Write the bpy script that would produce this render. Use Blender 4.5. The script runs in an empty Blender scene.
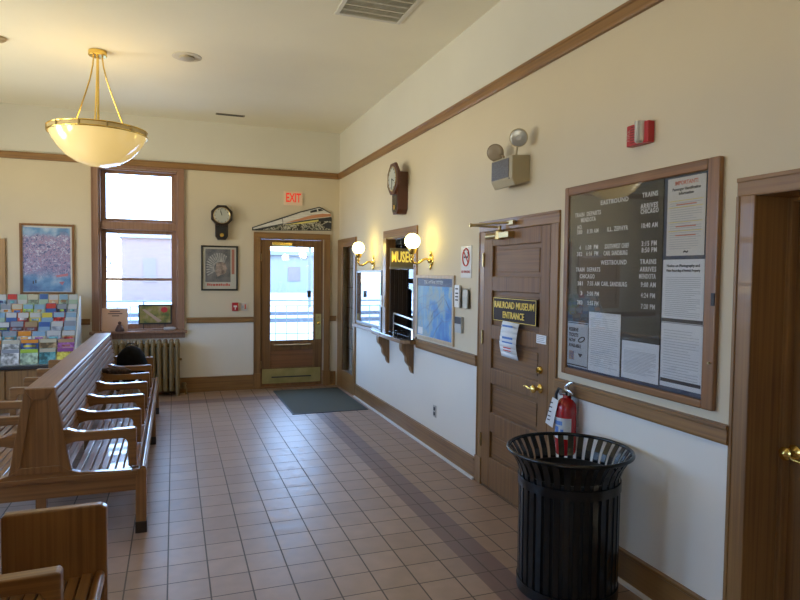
import bpy, bmesh, math, random
from mathutils import Vector, Matrix
random.seed(7)
PI = math.pi
scn = bpy.context.scene
col = scn.collection

# ------------------------------------------------------------------ camera
F_PX = 616.784
YAW, PITCH, ROLL = 0.35159124, -0.04228616, 0.01162145
EYE = Vector((0, 0, 1.733))
_f = Vector((math.sin(YAW)*math.cos(PITCH), math.cos(YAW)*math.cos(PITCH), math.sin(PITCH)))
_r = Vector((math.cos(YAW), -math.sin(YAW), 0)); _u = _r.cross(_f)
CR = _r*math.cos(ROLL) + _u*math.sin(ROLL)
CU = -_r*math.sin(ROLL) + _u*math.cos(ROLL)
cam_d = bpy.data.cameras.new('camera'); cam = bpy.data.objects.new('camera', cam_d); col.objects.link(cam)
cam_d.sensor_width = 36; cam_d.lens = F_PX*36/800; cam_d.clip_start = 0.05; cam_d.clip_end = 300
M3 = Matrix((CR, CU, -_f)).transposed()
cam.matrix_world = Matrix.Translation(EYE) @ M3.to_4x4()
scn.camera = cam

# ------------------------------------------------------------------ sky, daylight, exposure
world = bpy.data.worlds.new('sky'); scn.world = world; world.use_nodes = True
_bg = world.node_tree.nodes['Background']
# cool sky above the horizon, sunlit pale ground below it
_wn, _wl = world.node_tree.nodes, world.node_tree.links
_tc = _wn.new('ShaderNodeTexCoord'); _sx = _wn.new('ShaderNodeSeparateXYZ'); _rp = _wn.new('ShaderNodeValToRGB'); _mr = _wn.new('ShaderNodeMapRange')
_mr.inputs['From Min'].default_value = -1; _mr.inputs['From Max'].default_value = 1
_wl.new(_tc.outputs['Generated'], _sx.inputs[0]); _wl.new(_sx.outputs['Z'], _mr.inputs['Value']); _wl.new(_mr.outputs[0], _rp.inputs['Fac'])
_e = _rp.color_ramp.elements
_e[0].position = 0.0; _e[0].color = (1.28, 1.15, 0.88, 1)
_e[1].position = 1.0; _e[1].color = (0.30, 0.52, 1.0, 1)
_x = _e.new(0.49); _x.color = (1.28, 1.15, 0.88, 1)
_x = _e.new(0.51); _x.color = (0.44, 0.68, 1.12, 1)
_wl.new(_rp.outputs['Color'], _bg.inputs['Color'])
_bg.inputs['Strength'].default_value = 10.0
scn.view_settings.view_transform = 'Standard'
scn.view_settings.look = 'None'
scn.view_settings.gamma = 1
scn.view_settings.exposure = 0.64
scn.view_settings.use_curve_mapping = False
scn.cycles.max_bounces = 10
scn.cycles.diffuse_bounces = 5
scn.cycles.caustics_reflective = False
scn.cycles.caustics_refractive = False
scn.cycles.sample_clamp_indirect = 4

def portal(loc, sx, sy, rot):
    l = bpy.data.lights.new('daylight_opening', 'AREA'); l.shape = 'RECTANGLE'; l.size = sx; l.size_y = sy
    l.cycles.is_portal = True
    o = bpy.data.objects.new('daylight_opening', l); col.objects.link(o); o.location = loc; o.rotation_euler = rot
BACK = 9.3; RIGHT = 2.4; LEFT = -3.8; REAR = -4.0; CEIL = 3.87
LEFT_WINDOWS = [(-3.2, -1.9), (2.9, 3.8), (4.6, 5.7), (6.4, 7.7)]  # first window is unseen, added to fill from behind the viewer
for a, b in LEFT_WINDOWS:
    portal((LEFT-0.26, (a+b)/2, 1.95), 2.1, b-a, (0, -PI/2, 0))
portal((-0.45, BACK+0.26, 1.99), 1.0, 2.2, (-PI/2, 0, 0))
portal((1.675, BACK+0.26, 1.42), 0.7, 1.45, (-PI/2, 0, 0))
portal((3.6, BACK+0.26, 1.6), 0.9, 1.2, (-PI/2, 0, 0))

# ------------------------------------------------------------------ materials
MATS = {}
def mat(name, color, rough=0.6, metal=0.0, emit=None, estr=0.0, spec=0.5, trans=0.0, coat=0.0):
    if name in MATS: return MATS[name]
    m = bpy.data.materials.new(name); m.use_nodes = True
    b = m.node_tree.nodes['Principled BSDF']
    b.inputs['Base Color'].default_value = (*color, 1); b.inputs['Roughness'].default_value = rough
    b.inputs['Metallic'].default_value = metal; b.inputs['Specular IOR Level'].default_value = spec
    b.inputs['Transmission Weight'].default_value = trans; b.inputs['Coat Weight'].default_value = coat
    if emit:
        b.inputs['Emission Color'].default_value = (*emit, 1); b.inputs['Emission Strength'].default_value = estr
    MATS[name] = m
    return m
def nodes(m): return m.node_tree.nodes, m.node_tree.links, m.node_tree.nodes['Principled BSDF']
def ramp(N, stops):
    r = N.new('ShaderNodeValToRGB'); e = r.color_ramp.elements
    e[0].position, e[0].color = stops[0][0], (*stops[0][1], 1)
    e[1].position, e[1].color = stops[-1][0], (*stops[-1][1], 1)
    for p, c in stops[1:-1]:
        x = e.new(p); x.color = (*c, 1)
    return r
def wood(name, dark, light, axis='z', rough=0.35, scale=1.0, coat=0.25, bump=0.05):
    m = mat(name, light, rough, coat=coat); N, L, b = nodes(m)
    tc = N.new('ShaderNodeTexCoord'); mp = N.new('ShaderNodeMapping')
    s = {'x': (0.5, 34, 34), 'y': (34, 0.4, 34), 'z': (34, 34, 0.6)}[axis]
    mp.inputs['Scale'].default_value = tuple(v*scale for v in s)
    n = N.new('ShaderNodeTexNoise'); n.inputs['Scale'].default_value = 1.6; n.inputs['Detail'].default_value = 3 if axis == 'y' else 5; n.inputs['Distortion'].default_value = 0.3
    n2 = N.new('ShaderNodeTexNoise'); n2.inputs['Scale'].default_value = 2.2; n2.inputs['Detail'].default_value = 2
    mx = N.new('ShaderNodeMath'); mx.operation = 'MULTIPLY_ADD'; mx.inputs[1].default_value = 0.7
    r = ramp(N, [(0.30, dark), (0.50, tuple(0.35*a+0.65*c for a, c in zip(dark, light))), (0.72, light)])
    md = N.new('ShaderNodeMath'); md.operation = 'MULTIPLY'; md.inputs[1].default_value = 0.3
    L.new(tc.outputs['Object'], mp.inputs['Vector']); L.new(mp.outputs['Vector'], n.inputs['Vector'])
    L.new(tc.outputs['Object'], n2.inputs['Vector']); L.new(n2.outputs['Fac'], md.inputs[0])
    L.new(n.outputs['Fac'], mx.inputs[0]); L.new(md.outputs[0], mx.inputs[2]); L.new(mx.outputs[0], r.inputs['Fac'])
    L.new(r.outputs['Color'], b.inputs['Base Color'])
    bp = N.new('ShaderNodeBump'); bp.inputs['Strength'].default_value = bump; bp.inputs['Distance'].default_value = 0.001
    L.new(n.outputs['Fac'], bp.inputs['Height']); L.new(bp.outputs['Normal'], b.inputs['Normal'])
    return m
OD, OL = (0.145, 0.068, 0.025), (0.31, 0.165, 0.055)
oak_x, oak_y, oak_z = (wood('oak_trim_'+a, OD, OL, a, 0.42, coat=0.1) for a in 'xyz')
BD, BL = (0.15, 0.068, 0.024), (0.31, 0.155, 0.058)
bench_x = wood('bench_oak_x', BD, BL, 'x', 0.28, coat=0.5); bench_y = wood('bench_oak_y', BD, BL, 'y', 0.28, coat=0.6, bump=0.0); bench_z = wood('bench_oak_z', BD, BL, 'z', 0.3, coat=0.4)
door_z = wood('door_oak_z', (0.11, 0.047, 0.016), (0.235, 0.116, 0.035), 'z', 0.5, coat=0.0); door_y = wood('door_oak_y', (0.11, 0.047, 0.016), (0.235, 0.116, 0.035), 'y', 0.5, coat=0.0); door_x = wood('door_oak_x', (0.14, 0.058, 0.022), (0.27, 0.118, 0.045), 'x', 0.32)
frame_red = wood('reddish_frame_wood', (0.13, 0.055, 0.018), (0.27, 0.125, 0.040), 'z', 0.35, coat=0.1)
dark_wood = wood('dark_stained_wood', (0.018, 0.011, 0.008), (0.06, 0.036, 0.022), 'z', 0.4)
win_wood = wood('window_brown_wood', (0.20, 0.105, 0.066), (0.32, 0.18, 0.115), 'z', 0.5, coat=0.0)

def plaster(name, color, amt=0.035):
    m = mat(name, color, 0.75, spec=0.3); N, L, b = nodes(m)
    tc = N.new('ShaderNodeTexCoord'); n = N.new('ShaderNodeTexNoise'); n.inputs['Scale'].default_value = 1.3; n.inputs['Detail'].default_value = 5
    r = ramp(N, [(0.3, tuple(c*(1-amt) for c in color)), (0.7, tuple(min(1, c*(1+amt)) for c in color))])
    L.new(tc.outputs['Object'], n.inputs['Vector']); L.new(n.outputs['Fac'], r.inputs['Fac']); L.new(r.outputs['Color'], b.inputs['Base Color'])
    n2 = N.new('ShaderNodeTexNoise'); n2.inputs['Scale'].default_value = 140
    bp = N.new('ShaderNodeBump'); bp.inputs['Strength'].default_value = 0.08; bp.inputs['Distance'].default_value = 0.002
    L.new(tc.outputs['Object'], n2.inputs['Vector']); L.new(n2.outputs['Fac'], bp.inputs['Height']); L.new(bp.outputs['Normal'], b.inputs['Normal'])
    return m
wall_tan = plaster('wall_paint_cream', (0.60, 0.52, 0.385))
wall_low = plaster('wall_paint_lower', (0.66, 0.63, 0.58))
wall_top = plaster('wall_paint_frieze', (0.66, 0.62, 0.53))
ceil_mat = plaster('ceiling_paint', (0.83, 0.79, 0.66), 0.02)

def wall_material(name):
    """cream plaster between the chair rail and the picture rail, paler paint above and below"""
    m = bpy.data.materials.new(name); m.use_nodes = True; N, L, b = nodes(m)
    b.inputs['Roughness'].default_value = 0.72; b.inputs['Specular IOR Level'].default_value = 0.3
    g = N.new('ShaderNodeNewGeometry'); sp = N.new('ShaderNodeSeparateXYZ'); L.new(g.outputs['Position'], sp.inputs[0])
    r = N.new('ShaderNodeValToRGB'); r.color_ramp.interpolation = 'CONSTANT'; e = r.color_ramp.elements
    e[0].position = 0; e[0].color = (0.75, 0.715, 0.645, 1)
    e[1].position = 0.256; e[1].color = (0.615, 0.54, 0.405, 1)
    x = e.new(0.803); x.color = (0.65, 0.63, 0.56, 1)
    mul = N.new('ShaderNodeMath'); mul.operation = 'DIVIDE'; mul.inputs[1].default_value = 4.0
    L.new(sp.outputs['Z'], mul.inputs[0]); L.new(mul.outputs[0], r.inputs['Fac'])
    n = N.new('ShaderNodeTexNoise'); n.inputs['Scale'].default_value = 0.9; n.inputs['Detail'].default_value = 4
    mr = N.new('ShaderNodeMapRange'); mr.inputs['From Min'].default_value = 0.3; mr.inputs['From Max'].default_value = 0.7; mr.inputs['To Min'].default_value = 0.96; mr.inputs['To Max'].default_value = 1.03
    L.new(g.outputs['Position'], n.inputs['Vector']); L.new(n.outputs['Fac'], mr.inputs['Value'])
    mx = N.new('ShaderNodeVectorMath'); mx.operation = 'SCALE'; L.new(r.outputs['Color'], mx.inputs[0]); L.new(mr.outputs[0], mx.inputs['Scale'])
    L.new(mx.outputs[0], b.inputs['Base Color'])
    return m
wall_mat = wall_material('wall_plaster')

def tile_material():
    m = bpy.data.materials.new('quarry_tile'); m.use_nodes = True; N, L, b = nodes(m)
    g = N.new('ShaderNodeNewGeometry'); sp = N.new('ShaderNodeSeparateXYZ'); L.new(g.outputs['Position'], sp.inputs[0])
    def math_(op, a, c=None, d=None):
        n = N.new('ShaderNodeMath'); n.operation = op
        for i, v in enumerate((a, c, d)):
            if v is None: continue
            if isinstance(v, (int, float)): n.inputs[i].default_value = v
            else: L.new(v, n.inputs[i])
        return n.outputs[0]
    TX, TY = 0.2205, 0.2227
    ux = math_('DIVIDE', math_('ADD', sp.outputs['X'], 0.039+TX*40), TX)
    uy = math_('DIVIDE', math_('ADD', sp.outputs['Y'], -3.582+TY*60), TY)
    ix, iy = math_('FLOOR', ux), math_('FLOOR', uy)
    def grout(u, w):
        fr = math_('FRACT', u)
        d = math_('MINIMUM', fr, math_('SUBTRACT', 1.0, fr))
        return math_('LESS_THAN', d, w)
    gr = math_('MAXIMUM', grout(ux, 0.019), grout(uy, 0.017))
    cv = N.new('ShaderNodeCombineXYZ'); L.new(ix, cv.inputs[0]); L.new(iy, cv.inputs[1])
    wn = N.new('ShaderNodeTexWhiteNoise'); wn.noise_dimensions = '3D'; L.new(cv.outputs[0], wn.inputs['Vector'])
    field = ramp(N, [(0.0, (0.30, 0.198, 0.146)), (0.5, (0.325, 0.217, 0.160)), (1.0, (0.35, 0.235, 0.175))])
    L.new(wn.outputs['Value'], field.inputs['Fac'])
    # darker border course one tile wide, parallel to the walls; browner tiles between it and the wall
    def rng(v, a, c): return math_('MULTIPLY', math_('GREATER_THAN', v, a), math_('LESS_THAN', v, c))
    XA = -0.039+TX*7.5; XB = -0.039+TX*8.5; YA = 3.582+TY*22; YB = 3.582+TY*23
    inx = math_('LESS_THAN', sp.outputs['X'], XB); iny = math_('LESS_THAN', sp.outputs['Y'], YB)
    bx = math_('MULTIPLY', rng(sp.outputs['X'], -0.039+TX*7.6, -0.039+TX*8.55), iny)
    by = math_('MULTIPLY', rng(sp.outputs['Y'], YA, YB), inx)
    band = math_('MAXIMUM', bx, by)
    outer = math_('MAXIMUM', math_('GREATER_THAN', sp.outputs['X'], -0.039+TX*8.55), math_('GREATER_THAN', sp.outputs['Y'], YB))
    n = N.new('ShaderNodeTexNoise'); n.inputs['Scale'].default_value = 9; n.inputs['Detail'].default_value = 6; L.new(g.outputs['Position'], n.inputs['Vector'])
    def mix(f, a, c):
        x = N.new('ShaderNodeMix'); x.data_type = 'RGBA'; L.new(f, x.inputs[0])
        for k, v in ((6, a), (7, c)):
            if isinstance(v, tuple): x.inputs[k].default_value = (*v, 1)
            else: L.new(v, x.inputs[k])
        return x.outputs[2]
    c = mix(outer, field.outputs['Color'], (0.31, 0.195, 0.125))
    c = mix(band, c, (0.165, 0.095, 0.082))
    dirt = ramp(N, [(0.3, (0.86, 0.86, 0.86)), (0.7, (1.08, 1.08, 1.08))]); L.new(n.outputs['Fac'], dirt.inputs['Fac'])
    mm = N.new('ShaderNodeVectorMath'); mm.operation = 'MULTIPLY'; L.new(c, mm.inputs[0]); L.new(dirt.outputs['Color'], mm.inputs[1])
    c = mix(gr, mm.outputs[0], (0.085, 0.06, 0.045))
    L.new(c, b.inputs['Base Color'])
    ro = math_('MULTIPLY_ADD', n.outputs['Fac'], 0.2, 0.33); ro = math_('MULTIPLY_ADD', gr, 0.3, ro); L.new(ro, b.inputs['Roughness'])
    b.inputs['Specular IOR Level'].default_value = 0.85
    ht = math_('SUBTRACT', math_('MULTIPLY', n.outputs['Fac'], 0.35), gr)
    bp = N.new('ShaderNodeBump'); bp.inputs['Strength'].default_value = 0.3; bp.inputs['Distance'].default_value = 0.003
    L.new(ht, bp.inputs['Height']); L.new(bp.outputs['Normal'], b.inputs['Normal'])
    return m
tile = tile_material()

def noise_mat(name, stops, scale=8, rough=0.5, detail=6, distort=0.0, stretch=(1, 1, 1), kind='noise', spec=0.4, coat=0.0):
    m = mat(name, (0.5, 0.5, 0.5), rough, spec=spec, coat=coat); N, L, b = nodes(m)
    tc = N.new('ShaderNodeTexCoord'); mp = N.new('ShaderNodeMapping'); mp.inputs['Scale'].default_value = stretch
    L.new(tc.outputs['Object'], mp.inputs['Vector'])
    if kind == 'noise':
        n = N.new('ShaderNodeTexNoise'); n.inputs['Detail'].default_value = detail; n.inputs['Distortion'].default_value = distort; out = n.outputs['Fac']
    else:
        n = N.new('ShaderNodeTexVoronoi'); out = n.outputs['Color']
    n.inputs['Scale'].default_value = scale
    L.new(mp.outputs['Vector'], n.inputs['Vector'])
    r = ramp(N, stops); L.new(out, r.inputs['Fac']); L.new(r.outputs['Color'], b.inputs['Base Color'])
    return m
def glass_mat(name, tint=(1, 1, 1), refl=1.0):
    m = bpy.data.materials.new(name); m.use_nodes = True; N = m.node_tree.nodes; L = m.node_tree.links
    N.remove(N['Principled BSDF']); out = N['Material Output']
    t = N.new('ShaderNodeBsdfTransparent'); t.inputs['Color'].default_value = (*tint, 1)
    gl = N.new('ShaderNodeBsdfGlossy'); gl.inputs['Roughness'].default_value = 0.02
    fr = N.new('ShaderNodeFresnel'); ge = N.new('ShaderNodeNewGeometry'); io = N.new('ShaderNodeMath'); io.operation = 'MULTIPLY_ADD'
    io.inputs[1].default_value = 1/1.5-1.5; io.inputs[2].default_value = 1.5   # thin sheet: the same reflection from both faces
    L.new(ge.outputs['Backfacing'], io.inputs[0]); L.new(io.outputs[0], fr.inputs['IOR'])
    k = N.new('ShaderNodeMath'); k.operation = 'MULTIPLY'; k.inputs[1].default_value = refl; k.use_clamp = True
    mx = N.new('ShaderNodeMixShader'); L.new(fr.outputs[0], k.inputs[0]); L.new(k.outputs[0], mx.inputs[0]); L.new(t.outputs[0], mx.inputs[1]); L.new(gl.outputs[0], mx.inputs[2])
    L.new(mx.outputs[0], out.inputs['Surface'])
    return m
pane_glass = glass_mat('window_glass', (0.96, 0.98, 0.97))
case_glass = glass_mat('case_glass', (0.96, 0.97, 0.97), 0.8)
brass = mat('polished_brass', (0.86, 0.62, 0.18), 0.22, 1.0)
old_brass = mat('aged_brass', (0.46, 0.34, 0.16), 0.32, 1.0)
kick_brass = noise_mat('brushed_brass_plate', [(0.3, (0.40, 0.35, 0.13)), (0.7, (0.62, 0.54, 0.25))], 5, 0.35); nodes(kick_brass)[2].inputs['Metallic'].default_value = 0.7
black_metal = mat('black_powder_coat', (0.004, 0.005, 0.006), 0.22, 0.0, spec=0.42)
steel = mat('steel', (0.55, 0.56, 0.57), 0.25, 1.0)
white_paint = mat('white_enamel', (0.62, 0.60, 0.54), 0.4)
white_plastic = mat('white_plastic', (0.75, 0.74, 0.7), 0.4)
beige_plastic = mat('beige_plastic', (0.40, 0.34, 0.22), 0.45)
grey_panel = noise_mat('grey_ribbed_panel', [(0.4, (0.075, 0.07, 0.07)), (0.6, (0.14, 0.13, 0.125))], 60, 0.4, stretch=(1, 1, 6))
paper = mat('white_paper', (0.76, 0.79, 0.82), 0.7)
paper_cream = mat('cream_paper', (0.72, 0.68, 0.58), 0.7)
ink = mat('black_ink', (0.03, 0.03, 0.035), 0.6)
ink_grey = mat('grey_print', (0.36, 0.39, 0.43), 0.7)
ink_red = mat('red_ink', (0.55, 0.06, 0.04), 0.6)
ink_blue = mat('blue_ink', (0.10, 0.22, 0.55), 0.6)
ink_orange = mat('orange_print', (0.72, 0.36, 0.12), 0.6)
ink_yellow = mat('yellow_print', (0.72, 0.62, 0.24), 0.6)
gold_letters = mat('gold_lettering', (0.85, 0.60, 0.10), 0.35, 0.3)
red_plastic = mat('red_plastic', (0.42, 0.02, 0.025), 0.35)
red_paint = mat('red_cylinder_paint', (0.36, 0.010, 0.012), 0.25, coat=0.4)
rubber = mat('black_rubber', (0.02, 0.02, 0.02), 0.6)
clear = glass_mat('clear_plastic', (0.99, 0.99, 0.99), 0.35)

# ------------------------------------------------------------------ object helpers
def tag(o, label=None, cat=None, group=None, kind=None):
    if label: o['label'] = label
    if cat: o['category'] = cat
    if group: o['group'] = group
    if kind: o['kind'] = kind
    return o
def thing(name, label, cat, loc, group=None, kind=None):
    o = bpy.data.objects.new(name, None); o.empty_display_size = 0.1; col.objects.link(o); o.location = loc
    return tag(o, label, cat, group, kind)
def origin_of(p):
    v = Vector((0, 0, 0))
    while p is not None: v = v + p.location; p = p.parent
    return v
class MB:
    """collects shapes given in world coordinates and links them as one mesh object"""
    def __init__(s): s.bm = bmesh.new()
    def poly_extrude(s, pts, vec):
        pts = [Vector(p) for p in pts]; vec = Vector(vec)
        a = [s.bm.verts.new(p) for p in pts]; b = [s.bm.verts.new(p+vec) for p in pts]; n = len(pts)
        s.bm.faces.new(a[::-1]); s.bm.faces.new(b)
        for i in range(n): s.bm.faces.new((a[i], a[(i+1) % n], b[(i+1) % n], b[i]))
        return s
    def box(s, x0, x1, y0, y1, z0, z1):
        return s.poly_extrude([(x0, y0, z0), (x1, y0, z0), (x1, y1, z0), (x0, y1, z0)], (0, 0, z1-z0))
    def quad(s, *pts):
        s.bm.faces.new([s.bm.verts.new(Vector(p)) for p in pts]); return s
    def lathe(s, prof, c, axis='z', seg=32, cap=True):
        c = Vector(c); rings = []
        for r, h in prof:
            ring = []
            for i in range(seg):
                a = 2*PI*i/seg; u, v = r*math.cos(a), r*math.sin(a)
                d = {'z': (u, v, h), 'x': (h, u, v), 'y': (v, h, u)}[axis]
                ring.append(s.bm.verts.new(c+Vector(d)))
            rings.append(ring)
        for A, B in zip(rings, rings[1:]):
            for i in range(seg):
                j = (i+1) % seg; s.bm.faces.new((A[i], A[j], B[j], B[i]))
        if cap:
            if prof[0][0] > 1e-4: s.bm.faces.new(rings[0][::-1])
            if prof[-1][0] > 1e-4: s.bm.faces.new(rings[-1])
        return s
    def tube(s, pts, r, seg=10, closed=False):
        pts = [Vector(p) for p in pts]; n = len(pts); rr = r if isinstance(r, (list, tuple)) else [r]*n
        rings = []; up = None
        for i, p in enumerate(pts):
            if closed: t = pts[(i+1) % n]-pts[i-1]
            else: t = pts[min(i+1, n-1)]-pts[max(i-1, 0)]
            t.normalize()
            if up is None: up = Vector((0, 0, 1)) if abs(t.z) < 0.9 else Vector((1, 0, 0))
            side = t.cross(up); side.normalize(); up = side.cross(t); up.normalize()
            rings.append([s.bm.verts.new(p+(side*math.cos(2*PI*k/seg)+up*math.sin(2*PI*k/seg))*rr[i]) for k in range(seg)])
        m = n if closed else n-1
        for i in range(m):
            A, B = rings[i], rings[(i+1) % n]
            for k in range(seg):
                j = (k+1) % seg; s.bm.faces.new((A[k], A[j], B[j], B[k]))
        if not closed: s.bm.faces.new(rings[0][::-1]); s.bm.faces.new(rings[-1])
        return s
    def sphere(s, c, r, u=28, v=16, sc=(1, 1, 1)):
        m = Matrix.Translation(Vector(c)) @ Matrix.Diagonal((r*sc[0], r*sc[1], r*sc[2], 1))
        bmesh.ops.create_uvsphere(s.bm, u_segments=u, v_segments=v, radius=1, matrix=m); return s
    def text(s, txt, org, u, v, size, depth=0.001, align='CENTER', squeeze=1.0, bold=0.0, spacing=1.0):
        cu = bpy.data.curves.new('t', 'FONT'); cu.body = txt; cu.size = size; cu.align_x = align; cu.align_y = 'CENTER'
        cu.extrude = depth; cu.offset = bold; cu.space_character = spacing; cu.resolution_u = 2
        ob = bpy.data.objects.new('t', cu); col.objects.link(ob)
        dg = bpy.context.evaluated_depsgraph_get(); me = bpy.data.meshes.new_from_object(ob.evaluated_get(dg))
        u = Vector(u); v = Vector(v); w = u.cross(v)
        M = Matrix.Translation(Vector(org)) @ Matrix((u, v, w)).transposed().to_4x4() @ Matrix.Diagonal((squeeze, 1, 1, 1))
        me.transform(M); s.bm.from_mesh(me)
        bpy.data.objects.remove(ob); bpy.data.curves.remove(cu); bpy.data.meshes.remove(me)
        return s
    def build(s, name, m, parent=None, bevel=0.0, smooth=False, seg=2, kind=None):
        bmesh.ops.recalc_face_normals(s.bm, faces=s.bm.faces[:])
        o0 = origin_of(parent)
        if o0.length > 0: bmesh.ops.translate(s.bm, verts=s.bm.verts[:], vec=-o0)
        me = bpy.data.meshes.new(name); s.bm.to_mesh(me); s.bm.free()
        me.materials.append(m)
        o = bpy.data.objects.new(name, me); col.objects.link(o); o.parent = parent
        if smooth:
            for p in me.polygons: p.use_smooth = True
            me.set_sharp_from_angle(angle=math.radians(38))
        if bevel > 0:
            b = o.modifiers.new('bevel', 'BEVEL'); b.width = bevel; b.segments = seg; b.limit_method = 'ANGLE'; b.angle_limit = math.radians(35); b.harden_normals = False
        if kind: o['kind'] = kind
        return o
def copy_tree(o, parent=None, **kw):
    c = o.copy(); col.objects.link(c); c.parent = parent
    for ch in [x for x in bpy.data.objects if x.parent == o]: copy_tree(ch, c)
    return c
U_R, V_R = (0, -1, 0), (0, 0, 1)      # reading directions on the right wall
U_B, V_B = (1, 0, 0), (0, 0, 1)       # and on the back wall
def structure(o, label, cat='room'): return tag(o, label, cat, kind='structure')

# ================================================================== THE ROOM
T = 0.24; TR = 0.10
o = MB().box(LEFT-T, RIGHT+T, REAR-T, BACK+T, -0.12, 0).build('floor', tile); structure(o, 'square reddish brown tile floor with dark grout and one darker border course', 'floor')
o = MB().box(LEFT-T, RIGHT+T, REAR-T, BACK+T, CEIL, CEIL+0.15).build('ceiling', ceil_mat); structure(o, 'plain cream painted ceiling of the waiting room', 'ceiling')

def wall_grid(mb, axis, pos0, pos1, a0, a1, z0, z1, holes):
    """solid wall of boxes around rectangular holes (a_lo, a_hi, z_lo, z_hi)"""
    cuts = sorted({a0, a1, *[h[0] for h in holes], *[h[1] for h in holes]})
    for lo, hi in zip(cuts, cuts[1:]):
        blocked = sorted([(h[2], h[3]) for h in holes if h[0] <= lo+1e-6 and h[1] >= hi-1e-6])
        z = z0; segs = []
        for b0, b1 in blocked:
            if b0 > z: segs.append((z, b0))
            z = b1
        if z < z1: segs.append((z, z1))
        for s0, s1 in segs:
            if axis == 'y': mb.box(lo, hi, pos0, pos1, s0, s1)
            else: mb.box(pos0, pos1, lo, hi, s0, s1)
WX0, WX1, WZ0, WZ1 = -0.955, 0.052, 0.90, 3.13          # back window opening
DX0, DX1, DZ1 = 1.20, 2.15, 2.24                         # back door opening
m = MB(); wall_grid(m, 'y', BACK, BACK+T, LEFT-T, RIGHT+2.2, 0, CEIL, [(WX0, WX1, WZ0, WZ1), (DX0, DX1, 0, DZ1), (3.15, 4.05, 1.0, 2.2)])
structure(m.build('wall_back', wall_mat), 'cream painted back wall holding the tall window and glazed exit door', 'wall')
TY0, TY1, TZ0, TZ1 = 6.10, 7.00, 1.045, 2.155             # ticket window
CY0, CY1, CZ0, CZ1 = 8.42, 9.02, 0.27, 2.13               # built-in display case
RY0, RY1, RZ1 = 1.07, 2.02, 2.10                          # near door
m = MB(); wall_grid(m, 'x', RIGHT, RIGHT+TR, REAR-T, BACK, 0, CEIL, [(TY0, TY1, TZ0, TZ1), (CY0, CY1, CZ0, CZ1), (RY0, RY1, 0, RZ1), (3.565, 4.515, 0, 2.085)])
structure(m.build('wall_right', wall_mat), 'long cream right wall with ticket window, museum door and timetable board', 'wall')
m = MB(); wall_grid(m, 'x', LEFT-T, LEFT, REAR-T, BACK, 0, CEIL, [(a, b, 0.9, 3.0) for a, b in LEFT_WINDOWS])
structure(m.build('wall_left', wall_mat), 'cream left wall with a row of tall windows, outside the picture', 'wall')
structure(MB().box(LEFT-T, RIGHT+T, REAR-T, REAR, 0, CEIL).build('wall_rear', wall_mat), 'cream wall behind the viewer, outside the picture', 'wall')

# picture rail, chair rail, baseboards
def profile_y(mb, x_wall, out, y0, y1, z0, z1, cap=0.006):
    """moulding along y on the right wall, slightly thicker at its top"""
    d = x_wall-out
    mb.poly_extrude([(x_wall, y0, z0), (d+0.004, y0, z0), (d, y0, z0+0.012), (d, y0, z1-0.022), (d-cap, y0, z1-0.016), (d-cap, y0, z1), (x_wall, y0, z1)], (0, y1-y0, 0))
def profile_x(mb, y_wall, out, x0, x1, z0, z1, cap=0.006):
    d = y_wall-out
    mb.poly_extrude([(x0, y_wall, z0), (x0, d+0.004, z0), (x0, d, z0+0.012), (x0, d, z1-0.022), (x0, d-cap, z1-0.016), (x0, d-cap, z1), (x0, y_wall, z1)], (x1-x0, 0, 0))
m = MB(); profile_y(m, RIGHT, 0.028, REAR, BACK, 3.17, 3.258); structure(m.build('trim_1', oak_y), 'oak picture rail high on the right wall', 'trim')
m = MB(); profile_x(m, BACK, 0.028, LEFT, RIGHT-0.034, 3.17, 3.258); structure(m.build('trim_2', oak_x), 'oak picture rail high on the back wall', 'trim')
m = MB(); profile_y(m, RIGHT, 0.03, 4.61, 5.975, 0.965, 1.055); structure(m.build('trim_3', oak_y), 'oak chair rail between the ticket shelf and the museum door', 'trim')
m = MB(); profile_y(m, RIGHT, 0.03, 2.105, 3.47, 0.965, 1.055); structure(m.build('trim_4', oak_y), 'oak chair rail under the timetable board', 'trim')
m = MB(); profile_x(m, BACK, 0.026, LEFT, -1.07, 0.995, 1.075); structure(m.build('trim_5', oak_x), 'oak chair rail on the back wall left of the window', 'trim')
m = MB(); profile_x(m, BACK, 0.026, 0.165, 1.105, 0.995, 1.075); structure(m.build('trim_6', oak_x), 'oak chair rail between the window and the glazed exit door', 'trim')
m = MB(); profile_x(m, BACK, 0.026, 2.255, RIGHT-0.05, 0.995, 1.075); structure(m.build('trim_7', oak_x), 'short oak chair rail in the corner right of the exit door', 'trim')
def base_y(name, y0, y1, lab):
    m = MB(); profile_y(m, RIGHT, 0.022, y0, y1, 0, 0.185)
    r = structure(m.build(name, oak_y), lab, 'baseboard')
    MB().poly_extrude([(RIGHT-0.022, y0, 0), (RIGHT-0.04, y0, 0), (RIGHT-0.037, y0, 0.014), (RIGHT-0.022, y0, 0.02)], (0, y1-y0, 0)).build('glint_strip', floor_glint, r)
floor_glint = mat('painted_glint', (0.62, 0.60, 0.58), 0.25)  # bright reflection along the floor joint, put in as a pale strip
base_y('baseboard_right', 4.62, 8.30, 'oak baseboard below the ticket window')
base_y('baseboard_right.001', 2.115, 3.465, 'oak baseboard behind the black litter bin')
m = MB(); profile_x(m, BACK, 0.022, LEFT, 1.10, 0, 0.215); structure(m.build('baseboard_back', oak_x), 'oak baseboard on the back wall left of the exit door', 'baseboard')
m = MB(); profile_x(m, BACK, 0.022, 2.258, RIGHT-0.05, 0, 0.215); structure(m.build('baseboard_back.001', oak_x), 'short oak baseboard in the corner right of the exit door', 'baseboard')
m = MB().box(LEFT, LEFT+0.022, REAR, BACK-0.03, 0, 0.2); structure(m.build('baseboard_left', oak_y), 'oak baseboard of the left wall, outside the picture', 'baseboard')

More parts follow.
